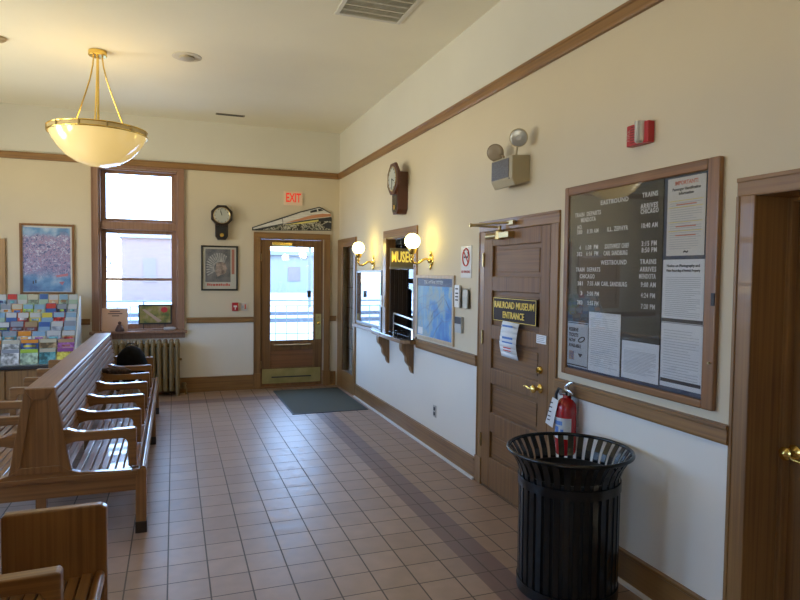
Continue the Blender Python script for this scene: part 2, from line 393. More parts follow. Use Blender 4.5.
# ------------------------------------------------------------------ tall window in the back wall
w1 = thing('window_1', 'tall brown framed window with upper light and double hung sash', 'window', (-0.45, BACK, 0.82), kind='structure')
CO = 0.028
def casing_back(parent, x0, x1, z0, z1, w, wood_z, wood_x, head=None):
    for a, b in ((x0, x0+w), (x1-w, x1)):
        mm = MB().box(a, b, BACK-CO, BACK, z0, z1-(head or w)); mm.box(a+(0 if a == x0 else w-0.016), a+(0.016 if a == x0 else w), BACK-CO-0.008, BACK-CO, z0, z1-(head or w))
        mm.build('casing_side', wood_z, parent, 0.003)
    MB().box(x0, x1, BACK-CO, BACK, z1-(head or w), z1).box(x0, x1, BACK-CO-0.008, BACK-CO, z1-0.018, z1).build('casing_head', wood_x, parent, 0.003)
casing_back(w1, -1.045, 0.140, 0.895, 3.168, 0.088, win_wood, win_wood, 0.035)
# jamb lining
jm = MB(); jm.box(WX0, WX0+0.02, BACK, BACK+T, WZ0, WZ1); jm.box(WX1-0.02, WX1, BACK, BACK+T, WZ0, WZ1); jm.box(WX0, WX1, BACK, BACK+T, WZ1-0.02, WZ1); jm.box(WX0, WX1, BACK, BACK+T, WZ0, WZ0+0.02)
jm.build('jamb_lining', win_wood, w1, 0.002)
def sash(parent, name, x0, x1, z0, z1, y, ws, wb, wt, d=0.04, mt=None):
    f = MB(); f.box(x0, x0+ws, y, y+d, z0, z1); f.box(x1-ws, x1, y, y+d, z0, z1); f.box(x0+ws, x1-ws, y, y+d, z0, z0+wb); f.box(x0+ws, x1-ws, y, y+d, z1-wt, z1)
    f = f.build(name, mt or win_wood, parent, 0.004)
    MB().box(x0+ws-0.005, x1-ws+0.005, y+d/2-0.003, y+d/2+0.003, z0+wb-0.005, z1-wt+0.005).build('glass_pane', pane_glass, f)
    return f
sash(w1, 'transom_sash', WX0+0.02, WX1-0.02, 2.40, 3.11, BACK+0.10, 0.063, 0.055, 0.04)
MB().box(WX0+0.02, WX1-0.02, BACK+0.02, BACK+0.16, 2.30, 2.41).build('transom_bar', win_wood, w1, 0.006)
sash(w1, 'upper_sash', WX0+0.02, WX1-0.02, 1.60, 2.306, BACK+0.11, 0.063, 0.035, 0.056)
sash(w1, 'lower_sash', WX0+0.02, WX1-0.02, 0.922, 1.632, BACK+0.065, 0.063, 0.07, 0.035)
MB().box(-1.075, 0.175, BACK-0.085, BACK+0.06, 0.862, 0.90).build('window_sill', win_wood, w1, 0.008)
MB().box(-1.045, 0.145, BACK-0.03, BACK, 0.79, 0.862).build('apron', win_wood, w1, 0.004)

# windows of the left wall (they light the room)
for i, (a, b) in enumerate(LEFT_WINDOWS):
    w = thing('window_%d' % (i+2), 'unseen tall window number %d of the left wall, outside the picture' % (i+1), 'window', (LEFT, (a+b)/2, 0.9), kind='structure')
    mm = MB()
    for y0, y1, z0, z1 in ((a-0.09, a, 0.86, 3.1), (b, b+0.09, 0.86, 3.1), (a, b, 3.0, 3.1)): mm.box(LEFT, LEFT+0.03, y0, y1, z0, z1)
    mm.build('casing', win_wood, w)
    MB().box(LEFT-0.05, LEFT+0.08, a-0.1, b+0.1, 0.86, 0.90).build('window_sill', win_wood, w)
    mm = MB()
    for y0, y1, z0, z1 in ((a, a+0.07, 0.9, 3.0), (b-0.07, b, 0.9, 3.0), (a+0.07, b-0.07, 0.9, 0.98), (a+0.07, b-0.07, 2.93, 3.0), (a+0.07, b-0.07, 2.3, 2.4), (a+0.07, b-0.07, 1.6, 1.65)): mm.box(LEFT-0.14, LEFT-0.10, y0, y1, z0, z1)
    mm.build('sash_frame', win_wood, w)
    MB().box(LEFT-0.123, LEFT-0.117, a+0.06, b-0.06, 0.97, 2.94).build('glass_pane', pane_glass, w)

# ------------------------------------------------------------------ glazed exit door in the back wall
d1 = thing('door_1', 'oak exit door with one tall glass light and brass kick plate', 'door', (1.675, BACK, 0), kind='structure')
casing_back(d1, 1.105, 2.253, 0, 2.325, 0.095, oak_z, oak_x, 0.085)
for a, b in ((1.098, 1.205), (2.150, 2.26)): MB().box(a, b, BACK-CO-0.012, BACK, 0, 0.235).build('plinth_block', oak_z, d1, 0.003)
MB().box(DX0, DX0+0.012, BACK, BACK+T, 0, DZ1).box(DX1-0.012, DX1, BACK, BACK+T, 0, DZ1).box(DX0, DX1, BACK, BACK+T, DZ1-0.012, DZ1).build('jamb_lining', oak_z, d1)
y = BACK+0.005
L0, L1 = DX0+0.015, DX1-0.015
GX0, GX1, GZ0, GZ1 = 1.352, 2.003, 0.714, 2.118
lf = MB(); lf.box(L0, GX0, y, y+0.045, 0.018, DZ1-0.016); lf.box(GX1, L1, y, y+0.045, 0.018, DZ1-0.016)
lf.box(GX0, GX1, y, y+0.045, 0.018, 0.30); lf.box(GX0, GX1, y, y+0.045, 0.565, GZ0); lf.box(GX0, GX1, y, y+0.045, GZ1, DZ1-0.016)
lf = lf.build('leaf', door_z, d1, 0.004)
MB().box(GX0-0.01, GX1+0.01, y+0.02, y+0.035, 0.29, 0.575).build('lower_panel', door_x, lf)
MB().box(GX0-0.005, GX1+0.005, y+0.02, y+0.027, GZ0-0.005, GZ1+0.005).build('glass_pane', pane_glass, lf)
MB().box(L0+0.015, L1-0.02, y-0.004, y, 0.065, 0.285).build('kick_plate', kick_brass, lf, 0.001)
MB().box(1.37, 1.97, y-0.012, y-0.004, 0.150, 0.168).build('kick_plate_dark_bar', ink, lf, 0.003)  # thin dark bar across the kick plate
mm = MB().tube([(1.40, y-0.03, 0.645), (1.96, y-0.03, 0.645)], 0.010); mm.tube([(1.41, y, 0.645), (1.41, y-0.03, 0.645)], 0.008); mm.tube([(1.95, y, 0.645), (1.95, y-0.03, 0.645)], 0.008)
mm.build('push_bar', old_brass, lf, smooth=True)
lp = MB().box(2.035, 2.125, y-0.006, y, 0.715, 1.105).build('lock_plate', kick_brass, lf, 0.002)
mm = MB().lathe([(0.028, -0.02), (0.03, -0.03), (0.026, -0.045), (0.0, -0.052)], (2.08, y, 0.97), 'y', 20, cap=False); mm.tube([(2.08, y, 0.97), (2.08, y-0.03, 0.97)], 0.012)
mm.build('door_knob', brass, lp, smooth=True)
MB().lathe([(0.016, -0.012), (0.0, -0.016)], (2.08, y, 1.055), 'y', 16).tube([(2.07, y-0.01, 0.86), (2.07, y-0.035, 0.90), (2.07, y-0.035, 0.80), (2.07, y-0.01, 0.78)], 0.006).build('lock_fittings', old_brass, lp, smooth=True)
for z in (0.3, 1.9): MB().tube([(L0-0.002, y-0.008, z), (L0-0.002, y-0.008, z+0.11)], 0.008, 8).build('hinge', old_brass, lf, smooth=True)
MB().box(1.37, 1.67, y-0.05, y, 2.135, 2.185).build('closer_body', brass, lf, 0.008)
MB().tube([(1.60, y-0.04, 2.19), (1.50, y-0.14, 2.215), (1.64, BACK-0.04, 2.25)], 0.008, 8).build('closer_arm', steel, lf, smooth=True)
MB().box(1.91, 1.965, y+0.012, y+0.019, 1.36, 1.46).build('window_sticker', ink, lf)
MB().box(DX0, DX1, BACK-0.03, BACK+T, 0.0, 0.018).build('threshold', door_x, d1, 0.004)

# ------------------------------------------------------------------ five-panel door builder on the right wall
def casing_right(parent, y0, y1, z1, w, wh=None, proud=0.013):
    wh = wh or w
    for a, b in ((y0, y0+w), (y1-w, y1)):
        mm = MB().box(RIGHT-proud, RIGHT, a, b, 0, z1-wh)
        e = (a, a+0.018) if a == y0 else (b-0.018, b)
        mm.box(RIGHT-proud-0.006, RIGHT-proud, *e, 0, z1-wh); mm.build('casing_side', oak_z, parent, 0.003)
    MB().box(RIGHT-proud, RIGHT, y0, y1, z1-wh, z1).box(RIGHT-proud-0.006, RIGHT-proud, y0, y1, z1-0.02, z1).build('casing_head', oak_y, parent, 0.003)
def panel_door(parent, x, y0, y1, z0, z1, stile, panels):
    """x: face towards the room; panels: list of (z_lo, z_hi)"""
    f = MB(); f.box(x, x+0.042, y0, y0+stile[0], z0, z1); f.box(x, x+0.042, y1-stile[1], y1, z0, z1)
    lo = z0; a, b = y0+stile[0], y1-stile[1]
    for p0, p1 in panels: f.box(x, x+0.042, a, b, lo, p0); lo = p1
    f.box(x, x+0.042, a, b, lo, z1)
    f = f.build('leaf', door_z, parent, 0.005)
    for p0, p1 in panels:
        mm = MB().box(x+0.020, x+0.032, a-0.004, b+0.004, p0-0.004, p1+0.004)
        mm.box(x+0.014, x+0.021, a+0.035, b-0.035, p0+0.035, p1-0.035)
        mm.build('panel', door_y, f, 0.003)
    return f
# museum door
d2 = thing('door_2', 'oak five panel door with gold lettered museum plaque and brass closer', 'door', (RIGHT, 4.03, 0), kind='structure')
casing_right(d2, 3.473, 4.608, 2.168, 0.095, 0.085)
for a, b in ((3.468, 3.572), (4.508, 4.615)): MB().box(RIGHT-0.024, RIGHT, a, b, 0, 0.22).build('plinth_block', oak_z, d2, 0.003)
XL = RIGHT-0.022
leaf2 = panel_door(d2, RIGHT-0.045+0.03, 3.57, 4.512, 0.012, 2.08, (0.115, 0.14), [(0.265, 0.475), (0.628, 0.866), (0.99, 1.222), (1.335, 1.607), (1.722, 1.962)])
leaf2.location.x -= 0.0
xd = RIGHT-0.015
pl = MB().box(xd-0.014, xd-0.002, 3.70, 4.325, 1.375, 1.562).build('plaque', mat('plaque_brown', (0.028, 0.015, 0.009), 0.5, spec=0.2), d2, 0.003)
mm = MB(); mm.text('RAILROAD MUSEUM', (xd-0.016, 4.012, 1.503), U_R, V_R, 0.072, 0.002, squeeze=0.88, bold=0.0008); mm.text('ENTRANCE', (xd-0.016, 4.012, 1.428), U_R, V_R, 0.070, 0.002, squeeze=0.86, bold=0.0008)
mm.build('lettering', gold_letters, pl)
mm = MB()
for ya, yb, za, zb in ((3.706, 4.319, 1.38, 1.384), (3.706, 4.319, 1.553, 1.557), (3.706, 3.71, 1.38, 1.557), (4.315, 4.319, 1.38, 1.557)): mm.box(xd-0.0152, xd-0.0138, ya, yb, za, zb)
mm.build('plaque_border', gold_letters, pl)
# brass hardware
def lever(parent, y, z, x):
    r = MB().lathe([(0.032, 0.0), (0.032, -0.006), (0.022, -0.014), (0.012, -0.02), (0.012, -0.045), (0.026, -0.05), (0.028, -0.062), (0.018, -0.072), (0, -0.075)], (x, y, z), 'x', 24).build('door_knob', brass, parent, smooth=True)
    MB().tube([(x-0.055, y, z), (x-0.058, y+0.05, z-0.004), (x-0.056, y+0.10, z+0.006), (x-0.052, y+0.13, z-0.002)], [0.009, 0.008, 0.007, 0.006]).build('lever', brass, r, smooth=True)
lever(leaf2, 3.655, 0.948, xd)
MB().lathe([(0.028, 0.0), (0.028, -0.008), (0.02, -0.02), (0, -0.024)], (xd, 3.655, 1.078), 'x', 24).box(xd-0.036, xd-0.022, 3.651, 3.659, 1.062, 1.094).build('deadbolt', brass, leaf2, smooth=True)
for z in (0.32, 1.17, 1.80): MB().tube([(xd-0.006, 4.514, z), (xd-0.006, 4.514, z+0.11)], 0.009, 8).build('hinge', old_brass, leaf2, smooth=True)
cl = MB().box(xd-0.055, xd, 4.04, 4.19, 2.015, 2.06); cl.lathe([(0.022, -0.09), (0.022, 0.13)], (xd-0.03, 4.28, 2.037), 'y', 16); cl.lathe([(0.034, -0.03), (0.034, 0.035), (0.012, 0.045), (0.012, 0.075)], (xd-0.03, 4.21, 2.035), 'z', 18)
cl = cl.build('closer_body', old_brass, d2, 0.003, smooth=True)
MB().tube([(xd-0.03, 4.21, 2.10), (2.22, 4.44, 2.125)], 0.009, 8).tube([(2.22, 4.44, 2.112), (2.22, 4.44, 2.14)], 0.013, 8).tube([(2.22, 4.44, 2.13), (2.355, 4.05, 2.125)], 0.008, 8).box(2.345, 2.372, 4.0, 4.09, 2.11, 2.14).build('closer_arm', old_brass, cl, smooth=True)

# near door at the right edge
d3 = thing('door_3', 'oak panel door in deep jamb at the right edge with brass lever', 'door', (RIGHT, 1.55, 0), kind='structure')
casing_right(d3, 0.98, 2.108, 2.18, 0.092, 0.082)
XJ = RIGHT+0.225
MB().box(RIGHT-0.01, RIGHT+T, RY1-0.005, RY1+0.0, 0, RZ1).box(RIGHT-0.01, RIGHT+T, RY0, RY0+0.005, 0, RZ1).box(RIGHT-0.01, RIGHT+T, RY0, RY1, RZ1-0.005, RZ1).build('jamb_lining', oak_z, d3)
MB().box(2.583, 2.628, RY1-0.030, RY1-0.005, 0, RZ1-0.005).box(2.583, 2.628, RY0+0.005, RY1-0.022, RZ1-0.024, RZ1-0.005).build('door_stop', oak_z, d3, 0.004)
leaf3 = panel_door(d3, 2.63, RY0+0.01, RY1-0.008, 0.012, RZ1-0.008, (0.12, 0.135), [(0.265, 0.475), (0.628, 0.866), (0.99, 1.222), (1.335, 1.607), (1.722, 1.962)])
r = MB().lathe([(0.034, 0.0), (0.034, -0.006), (0.024, -0.014), (0.012, -0.02), (0.012, -0.045), (0.028, -0.05), (0.03, -0.064), (0.018, -0.074), (0, -0.078)], (2.63, RY1-0.050, 0.948), 'x', 24).build('door_knob', brass, leaf3, smooth=True)
MB().tube([(2.572, RY1-0.050, 0.948), (2.568, RY1-0.095, 0.930), (2.57, RY1-0.17, 0.925), (2.575, RY1-0.20, 0.93)], [0.009, 0.008, 0.007, 0.006]).build('lever', brass, r, smooth=True)
structure(MB().box(2.68, 2.73, 0.7, 2.4, 0, 2.5).build('wall_right.001', wall_mat), 'backing wall behind the near panel door', 'wall')
structure(MB().box(2.46, 2.50, 3.50, 4.58, 0, 2.2).build('wall_right.002', wall_mat), 'backing wall behind the museum door', 'wall')

# ------------------------------------------------------------------ built-in display case by the corner
dc = thing('display_case', 'tall oak framed glass display case built into the corner beside exit door', 'display case', (RIGHT, 8.76, 0))
PR = 0.022
mm = MB().box(RIGHT-PR, RIGHT, 8.318, 8.42, 0, 2.245); mm.build('casing_side', oak_z, dc, 0.003)
MB().box(RIGHT-PR, RIGHT, 9.02, BACK-0.002, 0, 2.245).build('casing_side', oak_z, dc, 0.003)
MB().box(RIGHT-PR, RIGHT, 8.42, 9.02, 2.125, 2.245).build('casing_head', oak_y, dc, 0.003)
MB().box(RIGHT-PR, RIGHT, 8.42, 9.02, 0, 0.275).build('base_panel', oak_y, dc, 0.003)
grey_back = mat('case_grey_lining', (0.78, 0.78, 0.76), 0.7)
XC = RIGHT+0.42
MB().box(RIGHT+0.001, XC, CY0-0.012, CY0, CZ0-0.012, CZ1).box(RIGHT+0.001, XC, CY1, CY1+0.012, CZ0-0.012, CZ1).box(XC, XC+0.012, CY0-0.012, CY1+0.012, CZ0-0.012, CZ1).box(RIGHT+0.001, XC, CY0, CY1, CZ0-0.012, CZ0).box(RIGHT+0.001, XC, CY0, CY1, CZ1, CZ1+0.012).build('cabinet_lining', grey_back, dc)
MB().box(RIGHT-0.01, RIGHT-0.004, CY0, CY1, CZ0, CZ1).build('glass_door', case_glass, dc)
SH = (0.62, 0.92, 1.22, 1.52, 1.80)
shelf_glass = glass_mat('shelf_glass', (0.80, 0.90, 0.88), 2.0)
for z in SH: MB().box(RIGHT+0.03, XC, CY0+0.002, CY1-0.002, z, z+0.008).build('glass_shelf', shelf_glass, dc)
# items inside
mugs = mat('white_china', (0.75, 0.76, 0.76), 0.25)
k = 0
names = ['second lowest', 'middle', 'fourth', 'topmost']
for z, lab in zip((0.278, 0.628, 0.928, 1.228, 1.528), ('case floor', 'lowest glass shelf', 'second glass shelf', 'third glass shelf', 'fourth glass shelf')):
    c0 = (RIGHT+0.14, 8.66, z+0.001)
    MB().lathe([(0.035, 0), (0.07, 0.035), (0.085, 0.09), (0.08, 0.09), (0.06, 0.04), (0, 0.01)], c0, 'z', 20).build('china_bowl', mugs, None, smooth=True)
    tag([q for q in col.objects if q.name.startswith('china_bowl')][-1], 'small white china bowl displayed on the %s of the display case' % lab, 'bowl', 'china bowls in the display case')
photo_m = noise_mat('old_photo_print', [(0.35, (0.12, 0.12, 0.11)), (0.65, (0.45, 0.45, 0.42))], 14, 0.5)
for z, lab in ((1.229, 'third'), (1.529, 'fourth'), (0.929, 'second')):
    o = MB().poly_extrude([(RIGHT+0.22, 8.74, z+0.001), (RIGHT+0.22, 8.98, z+0.001), (RIGHT+0.26, 8.98, z+0.24), (RIGHT+0.26, 8.74, z+0.24)], (0.01, 0, 0)).build('propped_photograph', photo_m)
    tag(o, 'grey photograph propped at the back of the %s glass shelf in the case' % lab, 'photograph', 'photographs in the display case')

# ------------------------------------------------------------------ ticket window
tw = thing('window_8', 'oak framed ticket window opening above the curved counter', 'window', (RIGHT, 6.55, 1.05), kind='structure')
mm = MB().box(RIGHT-0.018, RIGHT, 7.0, 7.112, 1.05, 2.155).build('casing_side', oak_z, tw, 0.003)
MB().box(RIGHT-0.018, RIGHT, 6.012, 6.10, 1.05, 2.155).build('casing_side', oak_z, tw, 0.003)
MB().box(RIGHT-0.018, RIGHT, 6.012, 7.112, 2.155, 2.245).build('casing_head', oak_y, tw, 0.003)
MB().box(RIGHT-0.005, RIGHT+TR, TY1-0.014, TY1, TZ0, TZ1).box(RIGHT-0.005, RIGHT+TR, TY0, TY0+0.014, TZ0, TZ1).box(RIGHT-0.005, RIGHT+TR, TY0, TY1, TZ1-0.014, TZ1).build('jamb_lining', door_z, tw)
# counter with rounded corner and two brackets
tc_ = thing('ticket_counter', 'narrow curved ticket counter with glossy dark top on two oak brackets', 'counter', (RIGHT, 6.6, 1.0))
top = mat('dark_laminate_top', (0.05, 0.05, 0.055), 0.08, coat=0.6)
out = [(RIGHT+T, TY0+0.016), (RIGHT, TY0+0.016), (RIGHT, 5.985)]
pts = [(RIGHT, 5.985), (2.31, 5.99), (2.26, 6.03), (2.235, 6.10)]
for i in range(1, 9):
    t = i/8; pts.append((2.235+0.045*t*t, 6.10+1.15*t))
pts += [(2.32, 7.40), (RIGHT, 7.42)]
MB().poly_extrude([(a, b, 1.038) for a, b in pts], (0, 0, 0.012)).build('counter_top', top, tc_, 0.003)
pts2 = [(RIGHT, 5.985), (2.315, 5.995), (2.268, 6.035), (2.243, 6.10)]
for i in range(1, 9):
    t = i/8; pts2.append((2.243+0.045*t*t, 6.10+1.15*t))
pts2 += [(2.335, 7.42), (2.335, 8.312), (RIGHT, 8.312)]
MB().poly_extrude([(a, b, 0.995) for a, b in pts2], (0, 0, 0.043)).build('counter_edge', oak_y, tc_, 0.005)
for yy in (6.14, 6.93):
    P_ = [(RIGHT, 0.995), (2.262, 0.995), (2.262, 0.95), (2.27, 0.915), (2.30, 0.885), (2.322, 0.845), (2.325, 0.795), (2.345, 0.765), (2.372, 0.735), (2.378, 0.70), (RIGHT, 0.665)]
    MB().poly_extrude([(a, yy-0.045, b) for a, b in P_], (0, 0.09, 0)).build('bracket', oak_z, tc_, 0.004)

MB().box(RIGHT, RIGHT+0.34, TY0+0.015, TY1-0.015, 1.046, 1.051).build('inner_sill', top, tw)
# ticket office behind the wall
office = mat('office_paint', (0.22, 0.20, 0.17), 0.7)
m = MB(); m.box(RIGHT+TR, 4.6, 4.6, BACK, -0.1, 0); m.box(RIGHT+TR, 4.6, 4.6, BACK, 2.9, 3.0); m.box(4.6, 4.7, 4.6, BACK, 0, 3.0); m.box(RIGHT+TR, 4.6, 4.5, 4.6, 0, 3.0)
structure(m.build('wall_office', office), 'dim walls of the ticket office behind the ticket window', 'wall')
w7 = thing('window_7', 'bright window of the ticket office seen through the ticket opening', 'window', (3.6, BACK, 1.0), kind='structure')
mm = MB()
for a, b, c, d in ((3.15, 3.21, 1.0, 2.2), (3.99, 4.05, 1.0, 2.2), (3.21, 3.99, 1.0, 1.06), (3.21, 3.99, 2.14, 2.2), (3.21, 3.99, 1.58, 1.66), (3.43, 3.45, 1.06, 2.14), (3.56, 3.58, 1.06, 2.14)): mm.box(a, b, BACK+0.05, BACK+0.09, c, d)
mm.build('sash_frame', dark_wood, w7)
MB().box(3.2, 4.0, BACK+0.067, BACK+0.073, 1.05, 2.15).build('glass_pane', pane_glass, w7)
ps = thing('slatted_partition', 'dark vertical board partition inside the ticket window', 'partition', (2.54, 6.966, 1.052))
mm = MB(); random.seed(3)
for i in range(9): mm.box(2.425+i*0.026, 2.425+i*0.026+0.021, 6.952+0.006*(i % 2), 6.966, 1.052, 1.788)
mm.box(2.422, 2.655, 6.966, 6.980, 1.052, 1.788)
mm.build('boards', dark_wood, ps, 0.003)
ms = thing('hanging_sign', 'small cream sign with yellow museum lettering hanging inside the ticket window', 'sign', (2.62, 6.965, 2.15))
MB().box(2.425, 2.80, 6.955, 6.975, 1.81, 2.04).build('board', mat('sign_tan', (0.42, 0.34, 0.18), 0.4), ms, 0.004)
MB().box(2.42, 2.805, 6.948, 6.98, 1.79, 1.818).build('lower_rail', mat('sign_pale_rail', (0.5, 0.47, 0.38), 0.4), ms, 0.002)
MB().text('MUSEUM', (2.612, 6.953, 1.93), U_B, V_B, 0.18, 0.003, squeeze=0.50, bold=0.003).build('lettering', mat('yellow_lettering_glow', (0.9, 0.68, 0.12), 0.4, emit=(1.0, 0.72, 0.12), estr=0.5), ms)  # lamplight on the sign put into the letters as a faint glow
MB().tube([(2.56, 6.965, 2.04), (2.56, 6.965, 2.9)], 0.003, 6).tube([(2.75, 6.965, 2.04), (2.75, 6.965, 2.9)], 0.003, 6).build('hanging_rods', steel, ms)
gr = thing('counter_rail', 'two bar steel guard rail on posts inside the ticket counter', 'rail', (2.55, 6.6, 1.05))
for za, zb in ((1.262, 1.232), (1.145, 1.118)): MB().tube([(2.47, 6.93, za), (2.45, 6.22, zb)], 0.011, 8).build('bar', mat('pale_steel', (0.75, 0.76, 0.76), 0.3, 0.6), gr, smooth=True)
for yy in (6.24, 6.92): MB().tube([(2.46, yy, 1.051), (2.46, yy, 1.27 if yy > 6.5 else 1.24)], 0.009, 8).build('post', steel, gr, smooth=True)
# chair and desk of the office, dark shapes behind the counter
oc = thing('office_chair', 'dark high backed office chair behind the ticket counter', 'chair', (3.15, 8.35, 0))
dk = mat('black_upholstery', (0.015, 0.015, 0.017), 0.7)
MB().box(3.02, 3.24, 8.30, 8.38, 0.75, 1.52).build('backrest', dk, oc, 0.04, seg=4)
MB().box(2.95, 3.40, 7.92, 8.36, 0.45, 0.53).build('seat', dk, oc, 0.03, seg=3)
MB().tube([(3.17, 8.15, 0.06), (3.17, 8.15, 0.46)], 0.03, 12).build('column', black_metal, oc, smooth=True)
mm = MB()
for i in range(5): a = i*2*PI/5; mm.tube([(3.17, 8.15, 0.09), (3.17+0.28*math.cos(a), 8.15+0.28*math.sin(a), 0.04)], 0.022, 8)
mm.build('star_base', black_metal, oc)

# ================================================================== THINGS ON THE RIGHT WALL
# --- wall lamps
globe_m = mat('lit_opal_globe', (0.9, 0.85, 0.7), 0.3, emit=(1.0, 0.80, 0.22), estr=12.0)
def wall_lamp(y, label, dz=0.0):
    t = thing('wall_lamp', label, 'wall lamp', (RIGHT, y, 1.86), 'brass globe wall lamps')
    pl = MB().lathe([(0.062, 0), (0.062, -0.008), (0.048, -0.016), (0.030, -0.016), (0.026, -0.03), (0.012, -0.04), (0, -0.042)], (RIGHT, y, 1.87), 'x', 24)
    pl.sphere((RIGHT-0.012, y, 1.935), 0.022, 14, 8, (0.5, 1, 1.3)); pl.sphere((RIGHT-0.012, y, 1.805), 0.022, 14, 8, (0.5, 1, 1.3))
    pl.build('wall_plate', brass, t, smooth=True)
    gx = 2.195
    MB().tube([(RIGHT-0.03, y, 1.87), (2.345, y, 1.885), (2.315, y, 1.878), (2.285, y, 1.855), (2.25, y, 1.835), (2.21, y, 1.842), (2.19, y, 1.87), (gx, y, 1.90)], 0.0125, 10).build('curved_arm', brass, t, smooth=True)
    MB().lathe([(0.012, 1.885), (0.024, 1.895), (0.014, 1.91), (0.014, 1.925), (0.034, 1.935), (0.043, 1.965), (0.044, 1.985), (0.038, 1.985)], (gx, y, 0), 'z', 24).build('globe_holder', brass, t, smooth=True)
    MB().sphere((gx, y, 2.054), 0.076, 32, 20).build('glass_globe', globe_m, t, smooth=True)
    return t
wall_lamp(5.65, 'brass arm wall lamp with lit white globe above the blue route map')
wall_lamp(7.53, 'brass arm wall lamp with lit white globe left of the ticket window')

# --- framed route map
fm = thing('framed_map', 'large blue route map with dark title bar in pale oak frame', 'map', (RIGHT, 5.58, 1.07))
fw = wood('pale_frame_wood', (0.36, 0.26, 0.15), (0.55, 0.42, 0.27), 'z', 0.4)
def frame_right(parent, y0, y1, z0, z1, w, depth, m, bv=0.003, name='frame'):
    f = MB(); x = RIGHT-depth
    f.box(x, RIGHT, y0, y0+w, z0, z1); f.box(x, RIGHT, y1-w, y1, z0, z1); f.box(x, RIGHT, y0+w, y1-w, z0, z0+w); f.box(x, RIGHT, y0+w, y1-w, z1-w, z1)
    return f.build(name, m, parent, bv)
frame_right(fm, 5.085, 6.01, 1.075, 1.725, 0.034, 0.020, fw)
mapm = mat('route_map_print', (0.2, 0.4, 0.6), 0.5)
def map_mat():
    m = mat('route_map', (0.3, 0.4, 0.5), 0.45); N, L, b = nodes(m)
    tc = N.new('ShaderNodeTexCoord'); mp = N.new('ShaderNodeMapping'); mp.inputs['Scale'].default_value = (1, 1.6, 0.8); n = N.new('ShaderNodeTexNoise'); n.inputs['Scale'].default_value = 5; n.inputs['Detail'].default_value = 8
    sp = N.new('ShaderNodeSeparateXYZ'); L.new(tc.outputs['Object'], mp.inputs['Vector']); L.new(mp.outputs[0], n.inputs['Vector']); L.new(tc.outputs['Object'], sp.inputs[0])
    # sea towards the lower right, land elsewhere
    a = N.new('ShaderNodeMath'); a.operation = 'MULTIPLY_ADD'; a.inputs[1].default_value = 0.45; L.new(sp.outputs['Y'], a.inputs[0]); L.new(n.outputs['Fac'], a.inputs[2])
    c = N.new('ShaderNodeMath'); c.operation = 'MULTIPLY_ADD'; c.inputs[1].default_value = 0.35; L.new(sp.outputs['Z'], c.inputs[0]); L.new(a.outputs[0], c.inputs[2])
    r = ramp(N, [(0.38, (0.05, 0.20, 0.55)), (0.50, (0.10, 0.31, 0.62)), (0.56, (0.24, 0.40, 0.54)), (0.62, (0.36, 0.43, 0.42)), (0.72, (0.17, 0.37, 0.60)), (0.86, (0.30, 0.48, 0.60))])
    L.new(c.outputs[0], r.inputs['Fac']); L.new(r.outputs['Color'], b.inputs['Base Color']); return m
MB().box(RIGHT-0.012, RIGHT-0.002, 5.115, 5.98, 1.105, 1.70).build('printed_map', map_mat(), fm)
MB().box(RIGHT-0.0135, RIGHT-0.012, 5.12, 5.975, 1.615, 1.69).build('title_bar', mat('title_blue', (0.05, 0.07, 0.14), 0.4), fm)
MB().text('THE AMTRAK SYSTEM', (RIGHT-0.0145, 5.56, 1.652), U_R, V_R, 0.05, 0.0006, squeeze=0.95).build('title_lettering', paper, fm)
mm = MB(); random.seed(12)
for i in range(11):
    y = random.uniform(5.3, 5.9); z = random.uniform(1.2, 1.55); pts = [(RIGHT-0.0132, y, z)]
    a = random.uniform(-0.6, 0.6) + (PI if random.random() < .5 else 0)
    for k in range(4): a += random.uniform(-0.5, 0.5); y = min(5.96, max(5.14, y+0.09*math.cos(a))); z = min(1.6, max(1.12, z+0.07*math.sin(a))); pts.append((RIGHT-0.0132, y, z))
    mm.tube(pts, 0.0022, 4)
mm.build('route_lines', mat('route_red', (0.22, 0.25, 0.42), 0.5), fm)
MB().box(RIGHT-0.0135, RIGHT-0.012, 5.83, 5.95, 1.12, 1.19).build('map_legend', paper, fm)
MB().box(RIGHT-0.0175, RIGHT-0.0155, 5.112, 5.982, 1.102, 1.70).build('glazing', glass_mat('map_glazing', (1, 1, 1), 0.3), fm)

# --- glazed poster case left of the ticket window (reflects the exit door)
nb = thing('timetable_case', 'glazed timetable case reflecting the bright exit door beside ticket window', 'display case', (RIGHT, 7.72, 1.05))
frame_right(nb, 7.17, 8.27, 1.052, 1.775, 0.035, 0.018, mat('grey_metal_frame', (0.14, 0.145, 0.15), 0.35, 0.4))
MB().box(RIGHT-0.010, RIGHT-0.002, 7.20, 8.24, 1.08, 1.745).build('printed_sheet', mat('pale_sheet', (0.55, 0.60, 0.64), 0.6), nb)
mm = MB(); random.seed(5)
for z in [1.70-0.022*i for i in range(9)]:
    for a in (7.30, 7.78): mm.box(RIGHT-0.0108, RIGHT-0.010, a, a+random.uniform(0.2, 0.38), z, z+0.008)
mm.build('printed_lines', ink_grey, nb)
MB().box(RIGHT-0.016, RIGHT-0.013, 7.20, 8.24, 1.08, 1.745).build('glazing', glass_mat('case_front', (1, 1, 1), 3.2), nb)

# --- light switch left of the opening
sw = thing('light_switch', 'small white switch plate on the trim left of ticket window', 'switch', (RIGHT-0.04, 7.09, 1.4))
MB().box(RIGHT-0.046, RIGHT-0.035, 7.055, 7.105, 1.33, 1.47).build('plate', white_plastic, sw, 0.003)
MB().box(RIGHT-0.056, RIGHT-0.044, 7.074, 7.086, 1.39, 1.415).build('toggle', white_plastic, sw, 0.002)

